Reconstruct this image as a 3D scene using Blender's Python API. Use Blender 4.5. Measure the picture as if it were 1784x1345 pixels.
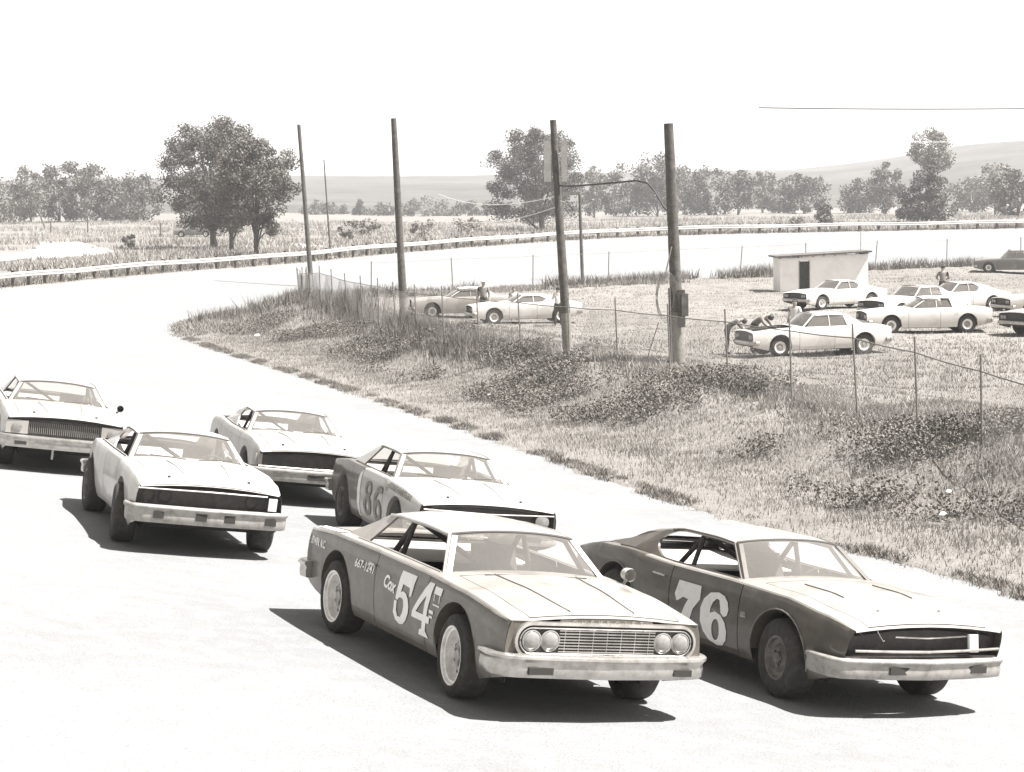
import bpy, bmesh, math, random
import numpy as np
from mathutils import Vector, Matrix

for _o in list(bpy.data.objects): bpy.data.objects.remove(_o)
SC = bpy.context.scene
COL = SC.collection
R = math.radians
HAZE = .00042
# ------------------------------------------------------------------ camera
cam_d = bpy.data.cameras.new('camera'); cam = bpy.data.objects.new('camera', cam_d); COL.objects.link(cam)
CAM_H = 5.0; PITCH = math.atan((672.5-362)/3500.0); ROLL = R(1.0)
r0 = Vector((1, 0, 0)); d0 = Vector((0, -math.sin(PITCH), -math.cos(PITCH))); fw = Vector((0, math.cos(PITCH), -math.sin(PITCH)))
rt = math.cos(ROLL)*r0 + math.sin(ROLL)*d0; dn = math.cos(ROLL)*d0 - math.sin(ROLL)*r0
M = Matrix((rt, -dn, -fw)).transposed().to_4x4(); M.translation = Vector((0, 0, CAM_H))
cam.matrix_world = M
cam_d.sensor_width = 36; cam_d.lens = 36*3500/1784; cam_d.clip_start = .5; cam_d.clip_end = 6000
SC.camera = cam
# ------------------------------------------------------------------ light
SUN_DIR = Vector((.50, -.10, .86)).normalized()          # towards the sun: high, from the right and slightly from the camera's side
el = math.asin(SUN_DIR.z); az = math.atan2(SUN_DIR.x, SUN_DIR.y)
sun_d = bpy.data.lights.new('sun', 'SUN'); sun_d.energy = 5.0; sun_d.angle = R(.55); sun_d.color = (1, .985, .965)
sun = bpy.data.objects.new('sun', sun_d); COL.objects.link(sun)
sun.rotation_euler = SUN_DIR.to_track_quat('Z', 'Y').to_euler()
W = bpy.data.worlds.new('World'); SC.world = W; W.use_nodes = True
nt = W.node_tree; nt.nodes.clear()
sky = nt.nodes.new('ShaderNodeTexSky'); sky.sky_type = 'NISHITA'; sky.sun_disc = False
sky.sun_elevation = el; sky.sun_rotation = az; sky.air_density = 1.0; sky.dust_density = .6
bw = nt.nodes.new('ShaderNodeRGBToBW'); tint = nt.nodes.new('ShaderNodeMix'); tint.data_type = 'RGBA'; tint.blend_type = 'MULTIPLY'
tint.inputs[0].default_value = 1; tint.inputs[7].default_value = (1.025, 1.0, .965, 1)
bg = nt.nodes.new('ShaderNodeBackground'); bg.inputs[1].default_value = .088
out = nt.nodes.new('ShaderNodeOutputWorld')
nt.links.new(sky.outputs[0], bw.inputs[0]); nt.links.new(bw.outputs[0], tint.inputs[6]); nt.links.new(tint.outputs[2], bg.inputs[0]); nt.links.new(bg.outputs[0], out.inputs[0])
vs = SC.view_settings; vs.view_transform = 'Standard'; vs.look = 'None'; vs.gamma = 1; vs.exposure = 1.6; vs.use_curve_mapping = False
SC.render.engine = 'CYCLES'; SC.render.resolution_x = 1024; SC.render.resolution_y = 772

# ------------------------------------------------------------------ helpers
rng = random.Random(7); nr = np.random.default_rng(11)
def link(o, parent=None):
    COL.objects.link(o)
    if parent is not None: o.parent = parent
    return o
def tag(o, label=None, cat=None, group=None, kind=None):
    if label: o['label'] = label
    if cat: o['category'] = cat
    if group: o['group'] = group
    if kind: o['kind'] = kind
    return o
def empty(name, loc, rot=None):
    o = bpy.data.objects.new(name, None); COL.objects.link(o); o.empty_display_size = .3
    o.location = loc
    if rot is not None: o.rotation_euler = rot
    return o
class MB:
    def __init__(s): s.v = []; s.f = []; s.m = []
    def add(s, vs, fs, mi=0):
        b = len(s.v); s.v += [tuple(map(float, p)) for p in vs]
        for f in fs: s.f.append(tuple(i+b for i in f)); s.m.append(mi)
    def box(s, x0, x1, y0, y1, z0, z1, mi=0):
        s.add([(x0,y0,z0),(x1,y0,z0),(x1,y1,z0),(x0,y1,z0),(x0,y0,z1),(x1,y0,z1),(x1,y1,z1),(x0,y1,z1)],
              [(0,3,2,1),(4,5,6,7),(0,1,5,4),(1,2,6,5),(2,3,7,6),(3,0,4,7)], mi)
    def tube(s, pts, r, n=8, cap=True, mi=0):
        pts = [Vector(p) for p in pts]; rr = r if isinstance(r, (list, tuple)) else [r]*len(pts)
        rings = []
        for i, p in enumerate(pts):
            t = (pts[min(i+1, len(pts)-1)]-pts[max(i-1, 0)]).normalized()
            a = t.cross(Vector((0, 0, 1)))
            if a.length < .05: a = t.cross(Vector((1, 0, 0)))
            a.normalize(); b = t.cross(a)
            rings.append([p+(a*math.cos(k*2*math.pi/n)+b*math.sin(k*2*math.pi/n))*rr[i] for k in range(n)])
        vs = [v for q in rings for v in q]; fs = []
        for i in range(len(rings)-1):
            for k in range(n): fs.append((i*n+k, i*n+(k+1) % n, (i+1)*n+(k+1) % n, (i+1)*n+k))
        if cap: fs += [tuple(range(n))[::-1], tuple((len(rings)-1)*n+k for k in range(n))]
        s.add(vs, fs, mi)
    def lathe(s, prof, n=32, c=(0,0,0), axis='y', sgn=1, mi=0):
        vs = []; fs = []
        for (a, r) in prof:
            for k in range(n):
                t = k*2*math.pi/n
                if axis == 'y': vs.append((c[0]+r*math.cos(t), c[1]+a*sgn, c[2]+r*math.sin(t)))
                elif axis == 'x': vs.append((c[0]+a*sgn, c[1]+r*math.cos(t), c[2]+r*math.sin(t)))
                else: vs.append((c[0]+r*math.cos(t), c[1]+r*math.sin(t), c[2]+a*sgn))
        for i in range(len(prof)-1):
            for k in range(n): fs.append((i*n+k, i*n+(k+1) % n, (i+1)*n+(k+1) % n, (i+1)*n+k))
        s.add(vs, fs, mi)
    def grid(s, P, mi=0, flip=False):
        P = [[tuple(map(float, q)) for q in r] for r in P]; nr_, nc = len(P), len(P[0]); fs = []
        for i in range(nr_-1):
            for j in range(nc-1):
                q = (i*nc+j, i*nc+j+1, (i+1)*nc+j+1, (i+1)*nc+j); fs.append(q[::-1] if flip else q)
        s.add([p for r in P for p in r], fs, mi)
    def slab(s, poly, off, mi=0):           # thick plate: list of 3-d points and an offset vector
        n = len(poly); o = Vector(off); vs = [Vector(p) for p in poly]+[Vector(p)+o for p in poly]
        fs = [tuple(range(n))[::-1], tuple(range(n, 2*n))]+[(i, (i+1) % n, n+(i+1) % n, n+i) for i in range(n)]
        s.add(vs, fs, mi)
    def build(s, name, mats, parent=None, smooth=False, merge=False, solid=0, recalc=True, autosmooth=35):
        me = bpy.data.meshes.new(name)
        me.from_pydata(s.v, [], s.f)
        mats = mats if isinstance(mats, (list, tuple)) else [mats]
        for m in mats: me.materials.append(m)
        if len(mats) > 1: me.polygons.foreach_set('material_index', s.m)
        if merge or recalc:
            bm = bmesh.new(); bm.from_mesh(me)
            if merge: bmesh.ops.remove_doubles(bm, verts=bm.verts, dist=.0004)
            bmesh.ops.dissolve_degenerate(bm, edges=bm.edges, dist=.00005)
            if recalc: bmesh.ops.recalc_face_normals(bm, faces=bm.faces)
            bm.to_mesh(me); bm.free()
        if smooth:
            me.polygons.foreach_set('use_smooth', [True]*len(me.polygons))
            try: me.set_sharp_from_angle(angle=R(autosmooth))
            except Exception: pass
        o = bpy.data.objects.new(name, me); link(o, parent)
        if solid:
            md = o.modifiers.new('thick', 'SOLIDIFY'); md.thickness = solid; md.offset = 0
        return o
def np_mesh(name, verts, tris, mat, parent=None, nv=3):
    me = bpy.data.meshes.new(name); nvv = len(verts); nf = len(tris)
    me.vertices.add(nvv); me.vertices.foreach_set('co', np.ascontiguousarray(verts, dtype=np.float32).ravel())
    me.loops.add(nf*nv); me.loops.foreach_set('vertex_index', np.ascontiguousarray(tris, dtype=np.int32).ravel())
    me.polygons.add(nf); me.polygons.foreach_set('loop_start', np.arange(0, nf*nv, nv, dtype=np.int32))
    try: me.polygons.foreach_set('loop_total', np.full(nf, nv, dtype=np.int32))
    except Exception: pass
    me.update(calc_edges=True); me.materials.append(mat)
    o = bpy.data.objects.new(name, me); link(o, parent); return o

# ------------------------------------------------------------------ materials
MATS = {}
def mat(name, c, rough=.6, metal=0, c2=None, scale=3., detail=5, lo=.4, hi=.6, bump=0, bscale=None, spec=.5, coat=0, trans=False):
    m = bpy.data.materials.new(name); m.use_nodes = True; t = m.node_tree; b = t.nodes['Principled BSDF']
    b.inputs['Roughness'].default_value = rough; b.inputs['Metallic'].default_value = metal
    b.inputs['Specular IOR Level'].default_value = spec
    if coat: b.inputs['Coat Weight'].default_value = coat; b.inputs['Coat Roughness'].default_value = .08
    b.inputs['Base Color'].default_value = (*c, 1)
    tc = t.nodes.new('ShaderNodeTexCoord')
    if c2 is not None:
        n = t.nodes.new('ShaderNodeTexNoise'); n.inputs['Scale'].default_value = scale; n.inputs['Detail'].default_value = detail; n.inputs['Roughness'].default_value = .65
        r = t.nodes.new('ShaderNodeMapRange'); r.inputs[1].default_value = lo; r.inputs[2].default_value = hi
        x = t.nodes.new('ShaderNodeMix'); x.data_type = 'RGBA'; x.inputs[6].default_value = (*c, 1); x.inputs[7].default_value = (*c2, 1)
        t.links.new(tc.outputs['Object'], n.inputs['Vector']); t.links.new(n.outputs['Fac'], r.inputs[0]); t.links.new(r.outputs[0], x.inputs[0]); t.links.new(x.outputs[2], b.inputs['Base Color'])
    if bump:
        n2 = t.nodes.new('ShaderNodeTexNoise'); n2.inputs['Scale'].default_value = bscale or scale*3; n2.inputs['Detail'].default_value = 4
        bp = t.nodes.new('ShaderNodeBump'); bp.inputs['Strength'].default_value = bump; bp.inputs['Distance'].default_value = .02
        t.links.new(tc.outputs['Object'], n2.inputs['Vector']); t.links.new(n2.outputs['Fac'], bp.inputs['Height']); t.links.new(bp.outputs[0], b.inputs['Normal'])
    MATS[name] = m; return m
def S(v, w=1.0):      # sepia-toned neutral of value v (the photograph is a brown-toned monochrome print)
    return (v*(1+.042*w), v*(1-.012*w), v*(1-.075*w))
BROWN = mat('paint_dark', S(.075, 2.6), .45, 0, S(.115, 2.6), 5, 6, .42, .68, coat=.35, bump=.22, bscale=2.2)
BROWN2 = mat('paint_dark_worn', S(.062, 2.6), .45, 0, S(.10, 2.6), 4, 6, .42, .7, coat=.35, bump=.22, bscale=2.2)
TAUPE = mat('paint_taupe', S(.30, 1.4), .35, 0, S(.24, 1.4), 5, 6, .45, .7, coat=.3)
WHITE = mat('paint_white', S(.38, .8), .35, 0, S(.27, 1.4), 2.2, 8, .46, .72, coat=.3, bump=.20, bscale=2.2)
CREAM = mat('paint_cream', S(.31, 1.0), .38, 0, S(.21, 1.6), 2.2, 8, .46, .72, coat=.3, bump=.20, bscale=2.2)
PARKW = mat('parked_white', S(.56, .8), .4, 0, S(.44, 1.2), 2, 6, .5, .75, coat=.2)
PARKD = mat('parked_dark', S(.12, 1.4), .4, 0, S(.2, 1.4), 2, 6, .5, .75, coat=.2)
DECW = mat('number_white', S(.82, .3), .55, 0, S(.68, .6), 9, 6, .5, .75)
DECD = mat('number_brown', S(.17, 1.6), .6, 0, S(.28, 1.6), 12, 6, .45, .7)
CHROME = mat('bumper_metal', S(.46, .9), .26, .7, S(.22, 1.3), 6, 7, .45, .75, bump=.12, bscale=5)
BUMPW = mat('bumper_dull', S(.32, 1.), .5, .25, S(.14, 1.5), 9, 7, .45, .75, bump=.15, bscale=6)
SUNLIT_TOP = mat('paint_sunlit_top', S(.26, 1.2), .38, 0, S(.17, 1.8), 2.5, 7, .48, .74, coat=.4, bump=.2, bscale=2.2)  # dark body paint lightened: sunlight painted into hoods and upper faces
RUBBER = mat('tyre_rubber', S(.028, 1.8), .85, 0, S(.06, 2.0), 14, 6, .45, .75, bump=.2, bscale=60)
RIMW = mat('rim_white', S(.80, .6), .4, .1, S(.5, 1.2), 12, 6, .45, .75)
DISC = mat('wheel_disc_grey', S(.26, 1.), .45, .2, S(.4, 1.), 9, 5, .4, .7)
RIMD = mat('rim_dark', S(.10, 1.4), .5, .3, S(.2, 1.4), 12, 6, .45, .75)
DARK = mat('interior_dark', S(.035, 1.8), .8, 0, S(.07, 1.8), 9, 5, .45, .7)
UNDER = mat('underbody', S(.03, 1.8), .9)
GRILL = mat('grille_black', S(.022, 1.6), .6, 0, S(.05, 1.6), 10, 6, .45, .75)
LAMP = mat('lamp_glass', S(.22, .8), .12, 0, S(.17, 1.), 30, 4, .45, .7, coat=.6)
SEAM = mat('panel_seam', S(.05, 1.6), .8)
WOOD = mat('pole_wood', S(.055, 1.6), .9, 0, S(.115, 1.7), 6, 8, .4, .7, bump=.5, bscale=12)
WOODL = mat('pole_wood_pale', S(.17, 1.6), .9, 0, S(.26, 1.6), 8, 8, .4, .7, bump=.4, bscale=12)
STEEL = mat('galvanised', S(.15, 1.2), .6, .2, S(.24, 1.0), 8, 5, .4, .7)
RAIL = mat('rail_steel', S(.50, .7), .5, .3, S(.34, 1.0), 2, 5, .4, .75)
WALLW = mat('shed_white', S(.80, .4), .8, 0, S(.66, .8), 1.5, 6, .45, .75, bump=.2, bscale=9)
ROOFD = mat('roof_felt', S(.06, 1.4), .9, 0, S(.16, 1.4), 3, 6, .4, .7)
WIRE = mat('wire_dark', S(.04, 1.2), .7)
WIREL = mat('wire_pale', S(.6, .6), .6)
SKIN = mat('skin', S(.30, 2.4), .6); SHIRTW = mat('shirt_white', S(.6, .6), .8); SHIRTG = mat('shirt_grey', S(.17, 1.4), .8)
TROUS = mat('trousers_dark', S(.06, 1.4), .85); HAIR = mat('hair_dark', S(.03, 1.2), .7)
BARK = mat('bark', S(.06, 1.8), .95, 0, S(.12, 1.8), 5, 6, .4, .7, bump=.5, bscale=8)
LEAF = [mat('foliage_%s' % n, S(a, 1.9), .7, 0, S(b, 1.9), .55, 5, .38, .64) for n, a, b in (('dense', .052, .11), ('mid', .075, .145), ('pale', .11, .2))]
WEED = mat('weed_dark', S(.09, 1.9), .85, 0, S(.17, 1.8), .9, 6, .36, .62)
GRASSM = mat('grass_blades', S(.19, 1.4), .8, 0, S(.28, 1.2), .5, 6, .35, .65)
def glass(name, dust, gloss, tintc):
    m = bpy.data.materials.new(name); m.use_nodes = True; t = m.node_tree; t.nodes.remove(t.nodes['Principled BSDF'])
    o = t.nodes['Material Output']; tr = t.nodes.new('ShaderNodeBsdfTransparent'); tr.inputs[0].default_value = (*tintc, 1)
    gl = t.nodes.new('ShaderNodeBsdfGlossy'); gl.inputs['Roughness'].default_value = .03; gl.inputs[0].default_value = (.95, .95, .95, 1)
    df = t.nodes.new('ShaderNodeBsdfDiffuse'); df.inputs[0].default_value = (*S(.34, 1.2), 1)
    n = t.nodes.new('ShaderNodeTexNoise'); n.inputs['Scale'].default_value = 1.3; n.inputs['Detail'].default_value = 8
    tc = t.nodes.new('ShaderNodeTexCoord'); t.links.new(tc.outputs['Object'], n.inputs[0])
    r = t.nodes.new('ShaderNodeMapRange'); r.inputs[1].default_value = .3; r.inputs[2].default_value = .75; r.inputs[3].default_value = dust*.85; r.inputs[4].default_value = min(1, dust*1.2)
    t.links.new(n.outputs['Fac'], r.inputs[0])
    fr = t.nodes.new('ShaderNodeLayerWeight'); pw = t.nodes.new('ShaderNodeMath'); pw.operation = 'POWER'; pw.inputs[1].default_value = 5; t.links.new(fr.outputs['Facing'], pw.inputs[0])
    ad = t.nodes.new('ShaderNodeMath'); ad.operation = 'ADD'; ad.use_clamp = True; ad.inputs[1].default_value = gloss; t.links.new(pw.outputs[0], ad.inputs[0])
    m1 = t.nodes.new('ShaderNodeMixShader'); t.links.new(ad.outputs[0], m1.inputs[0]); t.links.new(tr.outputs[0], m1.inputs[1]); t.links.new(gl.outputs[0], m1.inputs[2])
    m2 = t.nodes.new('ShaderNodeMixShader'); t.links.new(r.outputs[0], m2.inputs[0]); t.links.new(m1.outputs[0], m2.inputs[1]); t.links.new(df.outputs[0], m2.inputs[2])
    t.links.new(m2.outputs[0], o.inputs[0]); MATS[name] = m; return m
GLASS = glass('windshield_glass', .22, .10, (.9, .89, .87))
GLASSB = glass('windshield_glass_bright', .26, .08, (.95, .95, .94))
GLASSP = glass('parked_glass', .18, .12, (.6, .58, .56))

def surf_mat(name, cols, scales, bump, rough=.9):
    """layered ground: cols = [base, mottled, speckle], scales = [large, fine]"""
    m = bpy.data.materials.new(name); m.use_nodes = True; t = m.node_tree; b = t.nodes['Principled BSDF']; b.inputs['Roughness'].default_value = rough
    b.inputs['Specular IOR Level'].default_value = .2
    tc = t.nodes.new('ShaderNodeTexCoord'); prev = None
    base = t.nodes.new('ShaderNodeRGB'); base.outputs[0].default_value = (*cols[0], 1); prev = base.outputs[0]
    for c, (sc, lo, hi, amt) in zip(cols[1:], scales):
        n = t.nodes.new('ShaderNodeTexNoise'); n.inputs['Scale'].default_value = sc; n.inputs['Detail'].default_value = 5; n.inputs['Roughness'].default_value = .6
        r = t.nodes.new('ShaderNodeMapRange'); r.inputs[1].default_value = lo; r.inputs[2].default_value = hi; r.inputs[4].default_value = amt
        x = t.nodes.new('ShaderNodeMix'); x.data_type = 'RGBA'; x.inputs[7].default_value = (*c, 1)
        t.links.new(tc.outputs['Object'], n.inputs['Vector']); t.links.new(n.outputs['Fac'], r.inputs[0]); t.links.new(r.outputs[0], x.inputs[0]); t.links.new(prev, x.inputs[6]); prev = x.outputs[2]
    t.links.new(prev, b.inputs['Base Color'])
    n2 = t.nodes.new('ShaderNodeTexNoise'); n2.inputs['Scale'].default_value = bump[1]; n2.inputs['Detail'].default_value = 5
    bp = t.nodes.new('ShaderNodeBump'); bp.inputs['Strength'].default_value = bump[0]; bp.inputs['Distance'].default_value = .05
    t.links.new(tc.outputs['Object'], n2.inputs['Vector']); t.links.new(n2.outputs['Fac'], bp.inputs['Height']); t.links.new(bp.outputs[0], b.inputs['Normal'])
    return m
ASPH = surf_mat('track_surface', [S(.214, -.1), S(.184, .1), S(.236, -.3), S(.10, 1.3), S(.13, 1.2)], [(.35, .4, .65, .7), (3.5, .45, .65, .6), (55, .53, .70, .75), (18, .62, .75, .5)], (.25, 40))
GROUND = surf_mat('grass_ground', [S(.175, 1.3), S(.22, 1.1), S(.12, 1.6), S(.27, .9), S(.09, 1.7)], [(.06, .42, .62, .8), (.5, .5, .7, .8), (1.6, .55, .75, .6), (14, .5, .68, .6)], (.7, 9))
PATHM = surf_mat('dirt_path', [S(.42, .8), S(.34, 1.), S(.26, 1.4)], [(.4, .45, .65, .7), (3, .55, .7, .5)], (.3, 8))
HILLM = surf_mat('hill_woods', [S(.06, 1.7), S(.10, 1.6), S(.035, 1.8)], [(.004, .4, .6, .8), (.03, .45, .62, .8)], (.8, .1))
# ------------------------------------------------------------------ track and terrain
INN = [(23.2, -19.9, 0.1), (12.9, 8.9, -0.02), (6.3, 27.2, -0.25), (3.05, 34.8, -0.25), (0.08, 44.0, -0.25), (-2.9, 52.8, -0.25), (-7.9, 67.4, -0.25), (-12.3, 79.5, -0.2), (-14.6, 87.5, -0.15), (-15.3, 93.5, -0.1), (-14.6, 100, -0.05), (-12.2, 107, 0), (-8, 113.5, 0.05), (-2, 119.5, 0.05), (6, 127, 0.05), (19, 139, 0.1), (36, 148, 0.1), (60, 154, 0.1), (100, 160, 0.1)]
OUT = [(7.0, -25.7, 1.75), (-2.6, 3.3, 1.78), (-6.9, 22.4, 1.42), (-10.1, 30, 1.47), (-13.1, 39.2, 1.47), (-16.1, 48, 1.47), (-21.2, 63, 1.47), (-25.3, 76, 1.45), (-27.8, 89, 1.4), (-28.2, 98, 1.3), (-26.8, 107, 1.2), (-24.2, 117, 1.25), (-20.2, 127, 1.35), (-15.1, 136, 1.45), (-8.2, 150, 1.75), (5.2, 167, 2.2), (17, 173, 2.4), (46, 181, 2.35), (100, 190, 2.3)]
def crom(P, n=8):
    P = np.array(P, float); P = np.vstack([2*P[0]-P[1], P, 2*P[-1]-P[-2]]); o = []
    for i in range(1, len(P)-2):
        a, b, c, d = P[i-1:i+3]
        for k in range(n):
            t = k/n; o.append(.5*((2*b)+(c-a)*t+(2*a-5*b+4*c-d)*t*t+(3*b-3*c+d-a)*t**3))
    o.append(P[-2]); return np.array(o)
IC = crom(INN); OC = crom(OUT)
def near(X, Y, C):
    """signed distance (left of the curve positive), curve parameter and curve height for arrays of points"""
    X = np.atleast_1d(np.asarray(X, float)); Y = np.atleast_1d(np.asarray(Y, float))
    D = np.empty(len(X)); Sx = np.empty(len(X)); Z = np.empty(len(X)); a = C[:-1, :2]; ab = C[1:, :2]-a; l2 = (ab*ab).sum(1)
    for k in range(0, len(X), 20000):
        x = X[k:k+20000, None]; y = Y[k:k+20000, None]
        t = np.clip(((x-a[:, 0])*ab[:, 0]+(y-a[:, 1])*ab[:, 1])/l2, 0, 1)
        qx = a[:, 0]+ab[:, 0]*t; qy = a[:, 1]+ab[:, 1]*t; d = np.hypot(x-qx, y-qy); i = d.argmin(1); r = np.arange(len(i))
        cr = ab[i, 0]*(y[:, 0]-a[i, 1])-ab[i, 1]*(x[:, 0]-a[i, 0])
        D[k:k+20000] = d[r, i]*np.where(cr > 0, 1, -1); Sx[k:k+20000] = i+t[r, i]; Z[k:k+20000] = C[i, 2]+(C[i+1, 2]-C[i, 2])*t[r, i]
    return D, Sx, Z
def tz(x, y):
    di, _, zi = near(x, y, IC); do, _, zo = near(x, y, OC)
    w = np.abs(di)+np.abs(do)
    return np.where(di <= 0, zi, np.where(do >= 0, zo, zi+(zo-zi)*np.clip(di/w, 0, 1)**1.25))
def vnoise(x, y, s, seed=0):
    """smooth value noise"""
    x = np.asarray(x)/s; y = np.asarray(y)/s; xi = np.floor(x).astype(np.int64); yi = np.floor(y).astype(np.int64); fx = x-xi; fy = y-yi
    fx = fx*fx*(3-2*fx); fy = fy*fy*(3-2*fy)
    def h(a, b):
        v = (a*374761393+b*668265263+seed*974711) & 0x7fffffff; v = ((v ^ (v >> 13))*1274126177) & 0x7fffffff; return ((v ^ (v >> 16)) & 0xffff)/65535.
    return (h(xi, yi)*(1-fx)+h(xi+1, yi)*fx)*(1-fy)+(h(xi, yi+1)*(1-fx)+h(xi+1, yi+1)*fx)*fy
def sst(a, b, x): t = np.clip((x-a)/(b-a), 0, 1); return t*t*(3-2*t)
def terrain(x, y):
    x = np.atleast_1d(np.asarray(x, float)); y = np.atleast_1d(np.asarray(y, float))
    di, si, zi = near(x, y, IC); do, so, zo = near(x, y, OC)
    n1 = vnoise(x, y, 3.2, 1); n2 = vnoise(x, y, 1.1, 2); n3 = vnoise(x, y, .45, 3)
    u = -di
    nearside = 1-sst(72, 100, si)                       # berm along the front stretch; lower round the turn and on the back stretch
    crest = (.30+.62*n1)*nearside+.32*(1-nearside)
    w = .8+1.0*n2
    berm = (zi+.04+.10*sst(0, 1.5, u))*(1-sst(1.5, 4.6+w, u))+crest*sst(1.4+w*.8, 4.4+w*.8, u)
    z_in = berm*(1-sst(6.5, 14, u))+.0*u+(n2-.5)*.10*sst(.5, 2, u)+(n3-.5)*.08*sst(.3, 1.5, u)*(1-sst(8, 16, u))
    onz = tz(x, y)
    z_tr = onz-.25*sst(.05, .5, di+(n3-.5)*.7)*1.0+.012
    z_tr = np.where(do > -.6, np.maximum(z_tr, onz-.25+.27*sst(-.55, -.05, do+(n3-.5)*.5)), z_tr)
    v = np.maximum(do, 0); dist = np.hypot(x, y)
    left = sst(-.02, -.16, x/np.maximum(y, 1))
    field = 1.5+.0042*np.clip(dist-190, 0, 400)+left*.0062*np.clip(dist-190, 0, 300)
    hill = 26*(1+.75*sst(.14, .27, x/np.maximum(y, 1)))*sst(650, 1500, dist)*(.86+.14*vnoise(x, y, 260, 5)+.10*vnoise(x, y, 60, 6))
    z_out = zo+.02+(field-zo)*sst(1.5, 22, v)+(n1-.5)*.22*sst(1, 5, v)+hill
    z = np.where(di <= 0, z_in, np.where(do >= 0, z_out, z_tr))
    return z
# ground sheet: fan of rows, fine where the banks are
ang = np.concatenate([np.linspace(-75, -17, 14)[:-1], np.linspace(-17, 17, 290), np.linspace(17, 75, 14)[1:]])
dst = np.concatenate([np.linspace(4, 25, 22)[:-1], np.linspace(25, 125, 330)[:-1], np.linspace(125, 300, 130)[:-1], np.geomspace(300, 2600, 60)])
AA, DD = np.meshgrid(np.radians(ang), dst); GX = (np.sin(AA)*DD).ravel(); GY = (np.cos(AA)*DD-1).ravel()
GZ = terrain(GX, GY); nr_, nc_ = AA.shape
idx = np.arange(nr_*nc_).reshape(nr_, nc_)
quads = np.stack([idx[:-1, :-1], idx[:-1, 1:], idx[1:, 1:], idx[1:, :-1]], -1).reshape(-1, 4)
cd = np.hypot(GX, GY)[quads].mean(1)
near_q = quads[cd < 640]; far_q = quads[cd >= 640]
def sub_sheet(name, q, m):
    u, inv = np.unique(q, return_inverse=True); o = np_mesh(name, np.stack([GX, GY, GZ], 1)[u], inv.reshape(-1, 4), m, nv=4)
    o.data.polygons.foreach_set('use_smooth', [True]*len(o.data.polygons)); tag(o, kind='structure'); return o
sub_sheet('ground', near_q, GROUND); sub_sheet('hills', far_q, HILLM)
# racing surface
NC = 26; pv = []; tt = (np.linspace(0, 1, NC))
Pi = IC; Po = OC[np.linspace(0, len(OC)-1, len(IC)).astype(int)] if len(OC) != len(IC) else OC
rows = []
for k in range(len(Pi)-1):
    for s_ in (0, .5):
        a = Pi[k]*(1-s_)+Pi[k+1]*s_; b = Po[k]*(1-s_)+Po[k+1]*s_
        rows.append([(a[0]+(b[0]-a[0])*t, a[1]+(b[1]-a[1])*t) for t in tt])
RX = np.array([[p[0] for p in r] for r in rows]); RY = np.array([[p[1] for p in r] for r in rows])
RZ = tz(RX.ravel(), RY.ravel()).reshape(RX.shape)
idr = np.arange(RX.size).reshape(RX.shape)
rq = np.stack([idr[:-1, :-1], idr[:-1, 1:], idr[1:, 1:], idr[1:, :-1]], -1).reshape(-1, 4)
trk = np_mesh('race_track', np.stack([RX.ravel(), RY.ravel(), RZ.ravel()], 1), rq[:, ::-1], ASPH, nv=4)
trk.data.polygons.foreach_set('use_smooth', [True]*len(trk.data.polygons)); tag(trk, kind='structure')
# pale dirt paths beyond the rail, laid on the ground
def path(pts, wd, name='dirt_path'):
    P = crom([(a, b, w) for (a, b), w in zip(pts, wd)], 10); V = []; F = []
    for i, p in enumerate(P):
        t = P[min(i+1, len(P)-1)]-P[max(i-1, 0)]; n = np.array([-t[1], t[0]]); n /= np.linalg.norm(n)
        for k in range(9):
            q = p[:2]+n*p[2]*(k/8-.5)*(1+.25*(vnoise(p[0], p[1], 6, 9)-.5)); V.append((q[0], q[1], float(terrain(q[0], q[1])[0])+.05))
        if i: b = i*9; F += [(b-9+k, b-8+k, b+1+k, b+k) for k in range(8)]
    tag(np_mesh(name, np.array(V), np.array(F), PATHM, nv=4), kind='structure')
path([(-70, 128), (-52, 150), (-44, 170), (-42, 190), (-52, 232)], [9, 13, 17, 9, 3])
path([(-9, 168), (-12.5, 176), (-17, 188), (-22, 205)], [2.5, 4, 3, 2])
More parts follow.
